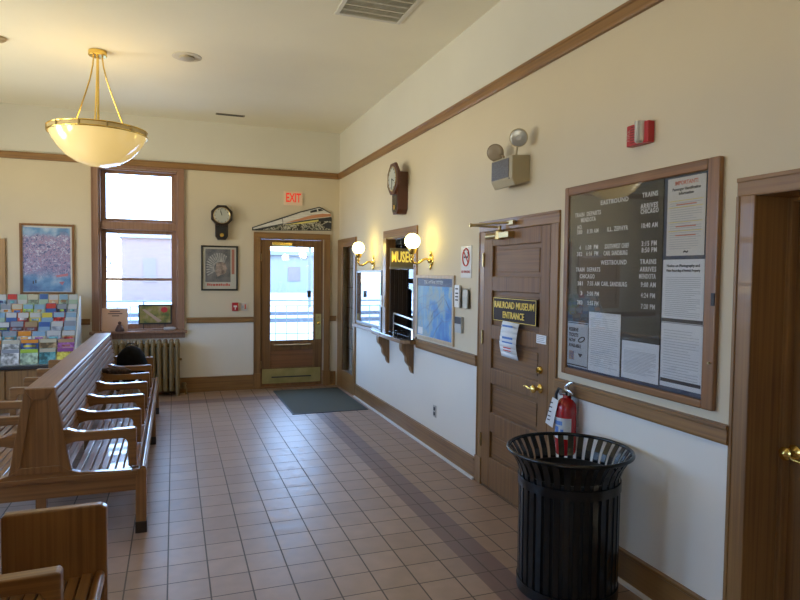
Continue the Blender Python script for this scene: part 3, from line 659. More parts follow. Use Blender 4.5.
# --- no smoking sign, brochure holder, keypad
ns = thing('no_smoking_sign', 'white no smoking sign with red ring above the brochure holder', 'sign', (RIGHT, 4.865, 1.71))
MB().box(RIGHT-0.006, RIGHT, 4.762, 4.968, 1.705, 1.985).build('board', mat('sign_white', (0.56, 0.53, 0.47), 0.35), ns, 0.002)
mm = MB().tube([(RIGHT-0.008, 4.865+0.062*math.cos(i*PI/14), 1.885+0.075*math.sin(i*PI/14)) for i in range(28)], 0.0065, 6, True); mm.tube([(RIGHT-0.008, 4.91, 1.935), (RIGHT-0.008, 4.82, 1.835)], 0.005, 6); mm.build('red_ring', ink_red, ns)
MB().box(RIGHT-0.008, RIGHT-0.006, 4.83, 4.905, 1.878, 1.892).tube([(RIGHT-0.008, 4.83, 1.89), (RIGHT-0.008, 4.82, 1.91), (RIGHT-0.008, 4.835, 1.925)], 0.003, 6).build('cigarette_symbol', ink, ns)
MB().text('NO SMOKING', (RIGHT-0.008, 4.865, 1.757), U_R, V_R, 0.034, 0.0006, squeeze=0.8).build('lettering', ink_red, ns)
bh = thing('brochure_holder', 'clear plastic leaflet holder on the wall right of the blue map', 'holder', (RIGHT, 4.91, 1.44))
MB().box(RIGHT-0.004, RIGHT, 4.77, 5.05, 1.44, 1.615).box(RIGHT-0.04, RIGHT-0.037, 4.77, 5.05, 1.44, 1.54).box(RIGHT-0.04, RIGHT, 4.77, 5.05, 1.437, 1.44).box(RIGHT-0.04, RIGHT, 4.767, 4.77, 1.44, 1.58).box(RIGHT-0.04, RIGHT, 5.05, 5.053, 1.44, 1.58).build('shell', clear, bh)
o = MB().box(RIGHT-0.030, RIGHT-0.016, 4.945, 5.04, 1.441, 1.64).build('leaflet', mat('leaflet_white', (0.8, 0.8, 0.8), 0.5)); tag(o, 'bright white leaflet standing in the clear wall holder', 'leaflet')
mm = MB()
for z in (1.50, 1.53, 1.56, 1.60): mm.box(RIGHT-0.0312, RIGHT-0.030, 4.965, 5.02, z, z+0.012)
mm.build('printed_lines', ink, o)
o = MB().box(RIGHT-0.026, RIGHT-0.016, 4.79, 4.88, 1.441, 1.60).build('leaflet', mat('leaflet_grey', (0.55, 0.55, 0.50), 0.5)); tag(o, 'dull grey leaflet at the near end of the wall holder', 'leaflet')
kp = thing('keypad', 'grey thermostat keypad with dark display below the brochure holder', 'keypad', (RIGHT, 4.97, 1.24))
MB().box(RIGHT-0.028, RIGHT, 4.90, 5.035, 1.215, 1.36).build('housing', mat('light_grey_plastic', (0.42, 0.43, 0.42), 0.4), kp, 0.004)
MB().box(RIGHT-0.030, RIGHT-0.028, 4.905, 5.03, 1.295, 1.355).build('display', ink, kp)
o = MB().box(RIGHT-0.007, RIGHT, 5.475, 5.545, 0.335, 0.45).build('power_outlet', mat('outlet_plate', (0.42, 0.41, 0.38), 0.4), None, 0.002); tag(o, 'metal power outlet low on the wall below the map', 'outlet')
MB().box(RIGHT-0.009, RIGHT-0.007, 5.492, 5.528, 0.352, 0.385).box(RIGHT-0.009, RIGHT-0.007, 5.492, 5.528, 0.40, 0.433).build('socket_faces', ink, o)

# --- papers on the museum door
pm = MB(); n = 7
for i in range(n):
    z0 = 1.385-0.27*i/n; z1 = 1.385-0.27*(i+1)/n; x0 = xd-0.020-0.025*math.sin(PI*i/n); x1 = xd-0.020-0.025*math.sin(PI*(i+1)/n); s0 = 0.008*math.sin(i*0.9)
    pm.quad((x0, 4.155-s0, z0), (x0, 3.915-s0*0.5, z0-0.008), (x1, 3.915-s0*0.5, z1-0.008), (x1, 4.155-s0, z1))
bmesh.ops.remove_doubles(pm.bm, verts=pm.bm.verts[:], dist=1e-5)
o = pm.build('notice', paper, None, smooth=True); tag(o, 'curling white paper notice taped under the plaque on the museum door', 'notice')
s_ = o.modifiers.new('s', 'SOLIDIFY'); s_.thickness = 0.0012
def print_lines(mb, X, y0, y1, z0, z1, n, th, seed, ragged=0.35, axis='y'):
    random.seed(seed)
    for i in range(n):
        z = z1-(z1-z0)*(i+0.5)/n; e = y0+(y1-y0)*random.uniform(0, ragged) if random.random() < 0.5 else y0
        mb.box(X-0.0008, X, e, y1, z-th/2, z+th/2)
mm = MB()
for z, h in ((1.345, 0.014), (1.255, 0.016), (1.225, 0.010)): mm.box(xd-0.050, xd-0.0485, 3.96, 4.11, z, z+h)
mm.build('printed_lines', ink_blue, o)
mm = MB()
for z in (1.185, 1.165): mm.box(xd-0.050, xd-0.0485, 3.98, 4.09, z, z+0.008)
mm.build('red_print', ink_red, o)
o = MB().box(xd-0.004, xd, 3.592, 3.71, 1.262, 1.322).build('door_label', paper, None); tag(o, 'small white label on the museum door above the lock', 'label')
mm = MB(); print_lines(mm, xd-0.004, 3.605, 3.70, 1.268, 1.318, 4, 0.005, 4); mm.build('printed_lines', ink_grey, o)

# --- timetable board
bd = thing('timetable_board', 'large dark letter board of train times in reddish wooden frame', 'notice board', (RIGHT, 2.8, 1.1))
XF = 2.368
BY0, BY1, BZ0, BZ1 = 2.19, 3.395, 1.103, 2.297
w = 0.070
for nm, args in (('frame_side', (BY0, BY0+w, BZ0, BZ1)), ('frame_side', (BY1-w*0.62, BY1, BZ0, BZ1)), ('frame_rail', (BY0+w, BY1-w*0.62, BZ0, BZ0+0.042)), ('frame_rail', (BY0+w, BY1-w*0.62, BZ1-0.055, BZ1))):
    MB().box(XF, RIGHT-0.0005, *args[:2], *args[2:]).build(nm, frame_red if nm == 'frame_side' else wood('reddish_frame_wood_y', (0.13, 0.055, 0.018), (0.27, 0.125, 0.040), 'y', 0.35, coat=0.1), bd, 0.008, seg=3)
XB = 2.390
iy0, iy1, iz0, iz1 = BY0+w, BY1-w*0.62, BZ0+0.042, BZ1-0.055
MB().box(XB, RIGHT-0.002, iy0, iy1, iz0, iz1).build('blue_backing', mat('navy_backing', (0.035, 0.06, 0.11), 0.6), bd)
k_ = XB/RIGHT
def ky(y): return y*k_
def kz(z): return EYE.z+(z-EYE.z)*k_
felt = noise_mat('black_felt', [(0.3, (0.034, 0.032, 0.020)), (0.7, (0.052, 0.049, 0.032))], 3, 0.55, stretch=(1, 1, 30))
MB().box(XB-0.006, XB, ky(2.562), iy1, kz(1.16), iz1-0.002).build('letter_panel', felt, bd)
TX_ = XB-0.0075
rows = [  # (y_left, y_right, z, size, text)
 (3.064, 2.825, 2.168, 'EASTBOUND'), (2.717, 2.600, 2.173, 'TRAINS'), (2.728, 2.598, 2.114, 'ARRIVES'), (2.726, 2.593, 2.085, 'CHICAGO'),
 (3.313, 3.062, 2.114, 'TRAIN  DEPARTS'), (3.251, 3.107, 2.079, 'MENDOTA'), (3.285, 3.237, 2.037, 'NO.'), (3.289, 3.236, 2.006, '380'), (3.189, 3.080, 2.006, '8:38 AM'), (3.000, 2.823, 2.007, 'ILL. ZEPHYR'), (2.716, 2.597, 2.008, '10:40 AM'),
 (3.262, 3.245, 1.908, '4'), (3.197, 3.079, 1.908, '1:38  PM'), (3.018, 2.811, 1.907, 'SOUTHWEST CHIEF'), (2.712, 2.600, 1.911, '3:15 PM'),
 (3.284, 3.231, 1.869, '382'), (3.191, 3.077, 1.869, '6:16  PM'), (3.027, 2.823, 1.867, 'CARL SANDBURG'), (2.711, 2.598, 1.876, '8:50 PM'),
 (3.051, 2.827, 1.813, 'WESTBOUND'), (2.721, 2.599, 1.813, 'TRAINS'), (3.292, 3.054, 1.772, 'TRAIN  DEPARTS'), (3.249, 3.105, 1.730, 'CHICAGO'), (2.720, 2.598, 1.772, 'ARRIVES'), (2.724, 2.600, 1.734, 'MENDOTA'),
 (3.272, 3.220, 1.685, '381'), (3.172, 3.059, 1.687, '7:35 AM'), (3.041, 2.820, 1.687, 'CARL SANDBURG'), (2.709, 2.598, 1.689, '9:00 AM'),
 (3.238, 3.222, 1.624, '3'), (3.174, 3.061, 1.625, '2:00 PM'), (2.707, 2.602, 1.631, '4:24 PM'),
 (3.270, 3.218, 1.566, '383'), (3.167, 3.063, 1.567, '5:55 PM'), (2.704, 2.600, 1.571, '7:20 PM')]
mm = MB()
for yl, yr, z, t in rows:
    n0 = len(mm.bm.verts)
    mm.text(t, (0, 0, 0), (1, 0, 0), (0, 1, 0), 0.037, 0.0006, 'LEFT', 1.0, 0.0007, 1.15)
    mm.bm.verts.ensure_lookup_table(); vs = mm.bm.verts[n0:]
    wx = max(v.co.x for v in vs)-min(v.co.x for v in vs); x0 = min(v.co.x for v in vs); sx = (yl-yr)*k_/wx
    for v in vs: v.co = Vector((TX_-v.co.z, ky(yl)-(v.co.x-x0)*sx, kz(z)+v.co.y))
mm.build('white_letters', mat('white_letters', (0.85, 0.86, 0.86), 0.4), bd)
MB().box(XF+0.007, XF+0.010, iy0-0.004, iy1+0.004, iz0-0.004, iz1+0.004).build('glazing', glass_mat('board_glazing', (0.99, 0.99, 0.99), 2.0), bd)
MB().box(XF-0.004, XF+0.012, BY0+0.004, BY0+0.024, 1.60, 1.66).build('latch', ink, bd, 0.002)
MB().tube([(XF-0.012, BY0+0.02, 1.33), (XF, BY0+0.02, 1.33)], 0.006, 8).build('key_lock', old_brass, bd)
def sheet(y0, y1, z0, z1, label, seed, n=14, head=None, m=None):
    o = MB().box(XB-0.0085, XB-0.0065, ky(y0), ky(y1), kz(z0), kz(z1)).build('printed_notice', m or paper, None)
    tag(o, label, 'notice', 'paper notices in the timetable board')
    mm = MB(); a, b = ky(y0)+0.02, ky(y1)-0.02; t = kz(z1)-(head or 0.03)
    print_lines(mm, XB-0.0085, a, b, kz(z0)+0.03, t, n+6, 0.0022, seed)
    mm.build('printed_lines', ink_grey, o)
    return o
XS = XB-0.0085
s1 = sheet(2.287, 2.530, 1.841, 2.233, 'tall white identification notice with yellow and red bands, upper right of board', 1, 16, 0.11, mat('warm_paper', (0.66, 0.66, 0.64), 0.7))
mm = MB().text('IMPORTANT!', (XS-0.001, ky(2.408), kz(2.205)), U_R, V_R, 0.028, 0.0004, squeeze=0.9, bold=0.0006)
for z in (2.095, 1.985, 1.94): mm.box(XS-0.0014, XS-0.0006, ky(2.34), ky(2.47), kz(z), kz(z)+0.005)
mm.build('red_print', mat('soft_red_print', (0.62, 0.16, 0.10), 0.6), s1)
mm = MB().text('Passenger Identification', (XS-0.001, ky(2.408), kz(2.175)), U_R, V_R, 0.020, 0.0004, squeeze=0.95, bold=0.0005); mm.text('Information', (XS-0.001, ky(2.408), kz(2.153)), U_R, V_R, 0.020, 0.0004, bold=0.0005)
mm.text('~', (XS-0.001, ky(2.40), kz(1.862)), U_R, V_R, 0.05, 0.0004, bold=0.002); mm.build('black_heading', ink, s1)
mm = MB()
for z in (2.115, 2.083, 2.008, 1.963): mm.box(XS-0.0013, XS-0.0009, ky(2.30), ky(2.52), kz(z), kz(z)+0.004)
mm.build('yellow_rules', ink_yellow, s1)
s2 = sheet(2.281, 2.548, 1.50, 1.822, 'white photography notice with small heading below the identification notice', 2, 15, 0.085)
MB().text('Notice on Photography and', (XS-0.001, ky(2.415), kz(1.790)), U_R, V_R, 0.019, 0.0004, bold=0.0005).text('Video Recording of Amtrak Property', (XS-0.001, ky(2.415), kz(1.766)), U_R, V_R, 0.017, 0.0004, squeeze=0.85, bold=0.0005).build('black_heading', ink, s2)
MB().box(XS-0.0014, XS-0.0006, ky(2.281), ky(2.546), kz(1.503), kz(1.522)).build('black_band', ink, s2)
s3 = sheet(2.279, 2.548, 1.168, 1.497, 'white notice with black foot band in the lower right corner of board', 3, 13, 0.03)
MB().box(XS-0.0014, XS-0.0006, ky(2.281), ky(2.544), kz(1.192), kz(1.210)).build('black_band', ink, s3)
sheet(2.862, 3.147, 1.157, 1.515, 'tall plain typed white letter above the chair rail, left middle of board', 4, 18, 0.03)
sheet(2.560, 2.846, 1.163, 1.374, 'wide short typed white notice in the lower middle of the board', 5, 11, 0.05)
s6 = MB().box(XB-0.0085, XB-0.0065, ky(3.154), ky(3.360), kz(1.157), kz(1.442)).build('printed_notice', mat('grey_paper', (0.50, 0.54, 0.58), 0.7), None)
tag(s6, 'grey flyer with bold black words in the lower left corner of board', 'notice', 'paper notices in the timetable board')
mm = MB()
for i, t in enumerate(('RESERVE', 'TICKETS', 'NOW', 'AVAILABLE')): mm.text(t, (XS-0.001, ky(3.345), kz(1.392-0.034*i)), U_R, V_R, 0.030, 0.0004, 'LEFT', 0.85, 0.001)
mm.box(XS-0.0014, XS-0.0006, ky(3.157), ky(3.357), kz(1.165), kz(1.172)); mm.box(XS-0.0014, XS-0.0006, ky(3.157), ky(3.357), kz(1.432), kz(1.438))
mm.tube([(XS-0.001, ky(3.215)+0.03*math.cos(i*PI/8), kz(1.335)+0.014*math.sin(i*PI/8)-0.3*0.03*math.cos(i*PI/8)) for i in range(16)], 0.004, 5, True)
mm.poly_extrude([(XS-0.0014, ky(3.25), kz(1.245)), (XS-0.0014, ky(3.20), kz(1.245)), (XS-0.0014, ky(3.225), kz(1.222))], (0.0008, 0, 0)); mm.build('black_print', ink, s6)
MB().box(XS-0.0013, XS-0.0006, ky(3.29), ky(3.34), kz(1.20), kz(1.255)).build('small_picture', noise_mat('flyer_photo', [(0.4, (0.12, 0.16, 0.28)), (0.6, (0.45, 0.30, 0.22))], 40), s6)

# --- fire alarm strobe
fa = thing('fire_alarm', 'red fire alarm with clear strobe lens high above timetable board', 'fire alarm', (RIGHT, 2.755, 2.44))
MB().box(RIGHT-0.045, RIGHT, 2.645, 2.812, 2.447, 2.562).build('housing', red_plastic, fa, 0.006)
MB().lathe([(0.030, 0.06), (0.030, -0.045), (0.018, -0.055)], (RIGHT-0.045, 2.703, 2.505), 'z', 16).build('strobe_lens', mat('faceted_lens', (0.6, 0.6, 0.62), 0.1, 0.6), fa, smooth=False)
mm = MB().text('FIRE', (RIGHT-0.046, 2.795, 2.505), (0, 0, 1), (0, 1, 0), 0.035, 0.0006); mm.build('lettering', mat('faint_white_print', (0.5, 0.25, 0.22), 0.5), fa)
mm = MB()
for i in range(7): mm.box(RIGHT-0.0465, RIGHT-0.045, 2.745, 2.778, 2.46+i*0.014, 2.466+i*0.014)
mm.build('sounder_slots', mat('dark_red', (0.16, 0.01, 0.012), 0.5), fa)

# --- emergency light
el = thing('emergency_light', 'beige emergency light box with two round lamps high on the wall', 'emergency light', (RIGHT, 4.0, 2.37))
EX = 2.25
MB().poly_extrude([(RIGHT, 3.865, 2.41), (EX+0.03, 3.865, 2.372), (EX, 3.865, 2.425), (EX, 3.865, 2.585), (RIGHT, 3.865, 2.598)], (0, 0.305, 0)).build('housing', beige_plastic, el, 0.008)
MB().box(EX-0.005, EX, 3.905, 4.155, 2.435, 2.572).build('front_panel', grey_panel, el, 0.002)
MB().tube([(EX-0.003, 3.90, 2.425), (EX+0.002, 3.90, 2.425)], 0.005, 8).build('indicator', ink, el)
for (yy, zz, dx, dy), nm in zip(((4.16, 2.655, -0.62, -0.68), (3.80, 2.70, -0.55, -0.78)), ('bronze lamp head turned away', 'bright lamp head facing the room')):
    base = Vector((2.31, 4.09 if yy > 4 else 3.91, 2.595)); c = Vector((2.28, yy+(0 if yy > 4 else 0.03), zz)); d = Vector((dx, dy, -0.25)).normalized()
    lm = MB(); lm.tube([base, base+Vector((0, 0, 0.02)), c-d*0.02], 0.008, 8)
    lm.tube([c-d*0.05, c-d*0.045, c-d*0.02, c+d*0.0, c+d*0.012], [0.012, 0.035, 0.056, 0.064, 0.065], 22)
    hd = lm.build('lamp_head', mat('bronze_plastic', (0.22, 0.16, 0.10), 0.4) if yy > 4 else beige_plastic, el, smooth=True)
    hd['label'] = nm
    f = MB(); f.tube([c+d*0.0122, c+d*0.016, c+d*0.020], [0.058, 0.050, 0.02], 22)
    f.build('lamp_lens', mat('frosted_lens', (0.30, 0.24, 0.17), 0.3) if yy > 4 else mat('bright_lens', (0.42, 0.43, 0.43), 0.3, 0.5), hd, smooth=False)

# --- octagonal clocks
def octagon(c, R, axis):
    return [(R*math.cos(PI/8+i*PI/4), R*math.sin(PI/8+i*PI/4)) for i in range(8)]
clock_wood = mat('clock_walnut', (0.085, 0.030, 0.018), 0.3); clock_dark = mat('clock_dark_wood', (0.022, 0.013, 0.010), 0.3)
dial = mat('clock_dial', (0.44, 0.45, 0.39), 0.5)
def make_clock(base, u, w, nrm, R, drop, bw, depth, woodm, label, hour, minute, loc):
    """u: reading direction, w: up, nrm: towards the room; base: centre of the dial on the wall"""
    t = thing('wall_clock', label, 'clock', loc, 'octagonal pendulum wall clocks')
    base, u, w, nrm = map(Vector, (base, u, w, nrm))
    def P3(a, b, d): return base+u*a+w*b+nrm*d
    MB().poly_extrude([P3(-bw, R*0.4, 0), P3(bw, R*0.4, 0), P3(bw, -drop+0.05, 0), P3(bw*0.6, -drop, 0), P3(-bw*0.6, -drop, 0), P3(-bw, -drop+0.05, 0)], nrm*(depth*0.78)).build('pendulum_case', woodm, t, 0.004)
    MB().poly_extrude([P3(R*math.cos(PI/8+i*PI/4), R*math.sin(PI/8+i*PI/4), depth*0.78 if depth > 0.12 else 0.02) for i in range(8)], nrm*(depth*0.22 if depth > 0.12 else depth-0.02)).build('octagonal_bezel', woodm, t, 0.006)
    MB().poly_extrude([P3(R*0.69*math.cos(i*PI/16), R*0.69*math.sin(i*PI/16), depth) for i in range(32)], nrm*0.004).build('dial', dial, t)
    mm = MB(); mm.tube([P3(R*0.70*math.cos(i*PI/16), R*0.70*math.sin(i*PI/16), depth+0.003) for i in range(32)], 0.006, 6, True); mm.build('dial_ring', old_brass, t, smooth=True)
    mm = MB()
    for i in range(12):
        a = i*PI/6; d1, d2 = R*0.54, R*0.64
        mm.tube([P3(d1*math.sin(a), d1*math.cos(a), depth+0.005), P3(d2*math.sin(a), d2*math.cos(a), depth+0.005)], 0.0035, 4)
    mm.build('hour_marks', ink, t)
    mm = MB()
    for a, l, r_ in ((hour, 0.38, 0.0045), (minute, 0.56, 0.003)): mm.tube([P3(0, 0, depth+0.008), P3(R*l*math.sin(a), R*l*math.cos(a), depth+0.008)], r_, 5)
    mm.build('hands', ink, t)
    f = depth*0.78
    MB().poly_extrude([P3(-bw*0.72, -R*0.95, f), P3(bw*0.72, -R*0.95, f), P3(bw*0.72, -drop+0.055, f), P3(bw*0.45, -drop+0.022, f), P3(-bw*0.45, -drop+0.022, f), P3(-bw*0.72, -drop+0.055, f)], nrm*0.004).build('pendulum_window', mat('dark_glass', (0.03, 0.03, 0.03), 0.05), t)
    pc = -(R*0.95+drop)/2-0.03
    MB().poly_extrude([P3(0.028*math.cos(i*PI/10), pc+0.028*math.sin(i*PI/10), f+0.004) for i in range(20)], nrm*0.006).build('pendulum_bob', brass, t)
    return t
make_clock((RIGHT, 6.425, 2.772), U_R, V_R, (-1, 0, 0), 0.185, 0.385, 0.098, 0.15, clock_wood, 'reddish octagonal wall clock seen edge on above the ticket window', 2.0, 3.1, (RIGHT, 6.425, 2.39))
make_clock((0.648, BACK, 2.538), U_B, V_B, (0, -1, 0), 0.160, 0.345, 0.088, 0.10, clock_dark, 'dark octagonal wall clock facing the room above the portrait poster', 11.4*PI/6, -0.25, (0.648, BACK, 2.2))

# --- fire extinguisher
fe = thing('fire_extinguisher', 'red fire extinguisher with white tag hanging beside the museum door', 'fire extinguisher', (2.325, 3.27, 0.60))
ex, ey = 2.322, 3.262
MB().lathe([(0.0, 0.605), (0.055, 0.608), (0.064, 0.625), (0.066, 0.64), (0.066, 0.90), (0.060, 0.93), (0.040, 0.955), (0.022, 0.965), (0.02, 0.985), (0, 0.985)], (ex, ey, 0), 'z', 28).build('cylinder', red_paint, fe, smooth=True)
lab = MB()
for i in range(12):
    a0 = PI*0.72+i*PI*0.75/12; a1 = a0+PI*0.75/12
    lab.quad(*[(ex+0.0668*math.cos(a), ey+0.0668*math.sin(a), z) for a, z in ((a0, 0.715), (a1, 0.715), (a1, 0.845), (a0, 0.845))])
lb = lab.build('label', mat('label_pale', (0.55, 0.58, 0.60), 0.4), fe, smooth=True)
lab = MB()
for j, (z0, z1, a, b) in enumerate(((0.735, 0.79, 0.92, 1.08), (0.80, 0.825, 0.85, 1.2), (0.745, 0.775, 1.14, 1.24))):
    for i in range(4):
        a0 = PI*(a+(b-a)*i/4); a1 = PI*(a+(b-a)*(i+1)/4)
        lab.quad(*[(ex+0.0674*math.cos(q), ey+0.0674*math.sin(q), z) for q, z in ((a0, z0), (a1, z0), (a1, z1), (a0, z1))])
lab.build('label_print', ink_blue, lb)
MB().lathe([(0.02, 0.98), (0.026, 0.99), (0.026, 1.01), (0.016, 1.02), (0.016, 1.035), (0, 1.037)], (ex, ey, 0), 'z', 16).lathe([(0.018, -0.045), (0.018, -0.02)], (ex, ey, 1.0), 'x', 14).build('valve', steel, fe, smooth=True)
MB().tube([(ex, ey+0.01, 1.03), (ex-0.01, ey-0.05, 1.065), (ex-0.015, ey-0.09, 1.075)], [0.010, 0.009, 0.007], 8).tube([(ex, ey+0.01, 1.012), (ex-0.01, ey-0.05, 1.015), (ex-0.015, ey-0.085, 1.005)], [0.009, 0.008, 0.006], 8).build('handle', steel, fe, smooth=True)
MB().tube([(ex, ey+0.02, 1.0), (ex-0.01, ey+0.07, 1.01), (ex-0.01, ey+0.095, 0.97), (ex-0.01, ey+0.095, 0.85), (ex-0.01, ey+0.085, 0.72), (ex-0.01, ey+0.08, 0.66)], [0.010]*5+[0.013], 10).build('hose', rubber, fe, smooth=True)
tg = MB().poly_extrude([(ex-0.072, ey+0.045, 0.965), (ex-0.074, ey-0.02, 0.955), (ex-0.085, ey+0.02, 0.775), (ex-0.085, ey+0.10, 0.79)], (0.0015, 0, 0)).build('inspection_tag', mat('tag_white', (0.72, 0.72, 0.70), 0.6), fe)
mm = MB()
for z in (0.93, 0.90, 0.87, 0.84, 0.815): mm.box(ex-0.0865-0.0, ex-0.0855, ey+0.02+(0.93-z)*0.25, ey+0.05+(0.93-z)*0.25, z, z+0.007)
mm.build('printed_lines', ink, tg)
MB().box(ex+0.02, RIGHT, ey-0.025, ey+0.025, 0.78, 0.98).build('wall_bracket', steel, fe)

# ================================================================== THINGS ON THE BACK WALL
ES = thing('exit_sign', 'white exit sign with red letters above the glazed door', 'exit sign', (1.68, BACK, 2.74))
MB().box(1.545, 1.822, BACK-0.022, BACK, 2.742, 2.948).build('housing', mat('exit_face', (0.66, 0.52, 0.38), 0.4, emit=(1, 0.5, 0.3), estr=0.05), ES, 0.004)
MB().text('EXIT', (1.684, BACK-0.0235, 2.846), U_B, V_B, 0.185, 0.001, squeeze=0.6, bold=0.004).build('lettering', mat('exit_red', (0.75, 0.03, 0.02), 0.4, emit=(1, 0.06, 0.02), estr=0.22), ES)

# cut-out train picture standing on the door casing
tp = thing('train_cutout', 'flat cutout picture of streamlined trains standing on the exit door casing', 'cutout picture', (1.67, BACK-0.02, 2.34))
def cut(name, pix, m, d0, d1):
    P_ = pix; MB().poly_extrude([(x, BACK-d1, max(z, 2.327)) for x, z in P_], (0, d1-d0, 0)).build(name, m, tp)
silver = noise_mat('train_silver_print', [(0.35, (0.50, 0.49, 0.45)), (0.7, (0.80, 0.78, 0.72))], 3, 0.5, stretch=(1, 1, 14))
scen = noise_mat('train_scenery_print', [(0.40, (0.015, 0.015, 0.012)), (0.48, (0.20, 0.18, 0.13)), (0.54, (0.65, 0.62, 0.5)), (0.60, (0.05, 0.06, 0.04))], 22, 0.6, 8, 1.0)
cut('backing_board', [(1.081, 2.345), (1.081, 2.392), (1.534, 2.562), (1.789, 2.651), (2.080, 2.737), (2.142, 2.717), (2.252, 2.650), (2.276, 2.563), (2.269, 2.382)], mat('board_black', (0.03, 0.03, 0.03), 0.5), 0.012, 0.022)
cut('track_scenery', [(1.226, 2.360), (1.535, 2.450), (1.790, 2.475), (2.268, 2.532), (2.269, 2.394), (1.790, 2.374)], scen, 0.022, 0.025)
cut('distant_train', [(1.095, 2.360), (1.095, 2.382), (1.519, 2.532), (1.527, 2.465)], silver, 0.022, 0.026)
cut('locomotive_body', [(1.535, 2.458), (1.527, 2.544), (1.789, 2.639), (2.080, 2.728), (2.158, 2.687), (2.249, 2.644), (2.268, 2.593), (1.942, 2.541)], silver, 0.025, 0.029)
cut('orange_stripe', [(1.549, 2.469), (1.744, 2.536), (1.957, 2.603), (2.127, 2.636), (2.252, 2.635), (2.260, 2.600), (2.019, 2.567), (1.790, 2.513)], mat('train_orange', (0.55, 0.24, 0.12), 0.5), 0.029, 0.031)
cut('yellow_stripe', [(1.549, 2.443), (1.790, 2.493), (2.065, 2.542), (2.066, 2.516), (1.790, 2.468)], mat('train_yellow', (0.66, 0.58, 0.16), 0.5), 0.029, 0.031)
cut('cab_window', [(1.942, 2.637), (1.941, 2.667), (2.034, 2.698), (2.049, 2.663)], ink, 0.029, 0.032)
cut('cab_window', [(2.065, 2.666), (2.058, 2.702), (2.095, 2.710), (2.142, 2.682)], ink, 0.029, 0.032)
cut('roof_outline', [(1.534, 2.538), (1.534, 2.559), (1.789, 2.654), (2.080, 2.737), (2.252, 2.656), (2.252, 2.643), (2.080, 2.722), (1.789, 2.636)], ink, 0.029, 0.032)
cut('nose_black_print', [(2.128, 2.465), (2.206, 2.507), (2.268, 2.501), (2.269, 2.402), (2.175, 2.422)], ink, 0.0255, 0.029)  # black patch printed low on the nose

# portrait poster
pp = thing('portrait_poster', 'black framed grey portrait poster with feather headdress and red lettering', 'poster', (0.62, BACK, 1.46))
def frame_back(parent, x0, x1, z0, z1, w, depth, m, bv=0.003):
    f = MB(); y = BACK-depth
    f.box(x0, x0+w, y, BACK, z0, z1); f.box(x1-w, x1, y, BACK, z0, z1); f.box(x0+w, x1-w, y, BACK, z0, z0+w); f.box(x0+w, x1-w, y, BACK, z1-w, z1)
    return f.build('frame', m, parent, bv)
frame_back(pp, 0.366, 0.878, 1.461, 2.11, 0.024, 0.025, mat('black_frame', (0.012, 0.014, 0.012), 0.3))
MB().box(0.385, 0.86, BACK-0.008, BACK-0.001, 1.48, 2.09).build('mat_board', mat('mat_board_grey', (0.55, 0.54, 0.46), 0.6), pp)
MB().box(0.425, 0.775, BACK-0.0095, BACK-0.008, 1.585, 2.06).build('portrait_ground', noise_mat('portrait_grey', [(0.3, (0.07, 0.08, 0.10)), (0.7, (0.24, 0.24, 0.24))], 7), pp)
mm = MB(); cxp, czp = 0.63, 1.79
for i in range(15):
    a = PI*(0.30+i*0.062); r0, r1 = 0.085, 0.215
    p0 = (cxp+r0*math.cos(a), czp+r0*math.sin(a)); wv = 0.017
    q = (cxp-0.02+r1*0.85*math.cos(a), czp+r1*math.sin(a)); nx, nz = -math.sin(a)*wv, math.cos(a)*wv
    q = (max(0.44, q[0]), min(2.045, q[1]))
    mm.poly_extrude([(p0[0]-nx*.4, BACK-0.011, p0[1]-nz*.4), (p0[0]+nx*.4, BACK-0.011, p0[1]+nz*.4), (q[0]+nx*.6, BACK-0.011, q[1]+nz*.6), (q[0]-nx*.6, BACK-0.011, q[1]-nz*.6)], (0, 0.0015, 0))
mm.build('headdress_feathers', noise_mat('feather_print', [(0.35, (0.26, 0.27, 0.28)), (0.65, (0.55, 0.54, 0.50))], 20), pp)
MB().poly_extrude([(cxp+a, BACK-0.0125, czp+b) for a, b in ((-0.05, 0.07), (0.03, 0.085), (0.075, 0.06), (0.082, 0.02), (0.105, -0.015), (0.085, -0.025), (0.088, -0.055), (0.06, -0.09), (0.01, -0.10), (-0.04, -0.13), (-0.07, -0.05))], (0, 0.0015, 0)).build('profile_face', noise_mat('face_print', [(0.35, (0.14, 0.11, 0.10)), (0.65, (0.48, 0.38, 0.33))], 16), pp)
mm = MB(); random.seed(8)
x = 0.45
while x < 0.77: 
    wv = random.uniform(0.015, 0.035); mm.box(x, x+wv, BACK-0.0095, BACK-0.008, 1.53, 1.53+random.uniform(0.022, 0.036)); x += wv+0.008
mm.build('red_lettering', ink_red, pp)
MB().box(0.79, 0.83, BACK-0.0095, BACK-0.008, 1.70, 2.06).build('red_side_band', mat('faded_red', (0.45, 0.17, 0.12), 0.6), pp)
MB().box(0.388, 0.856, BACK-0.018, BACK-0.015, 1.483, 2.088).build('glazing', glass_mat('poster_glazing', (1, 1, 1), 0.7), pp)

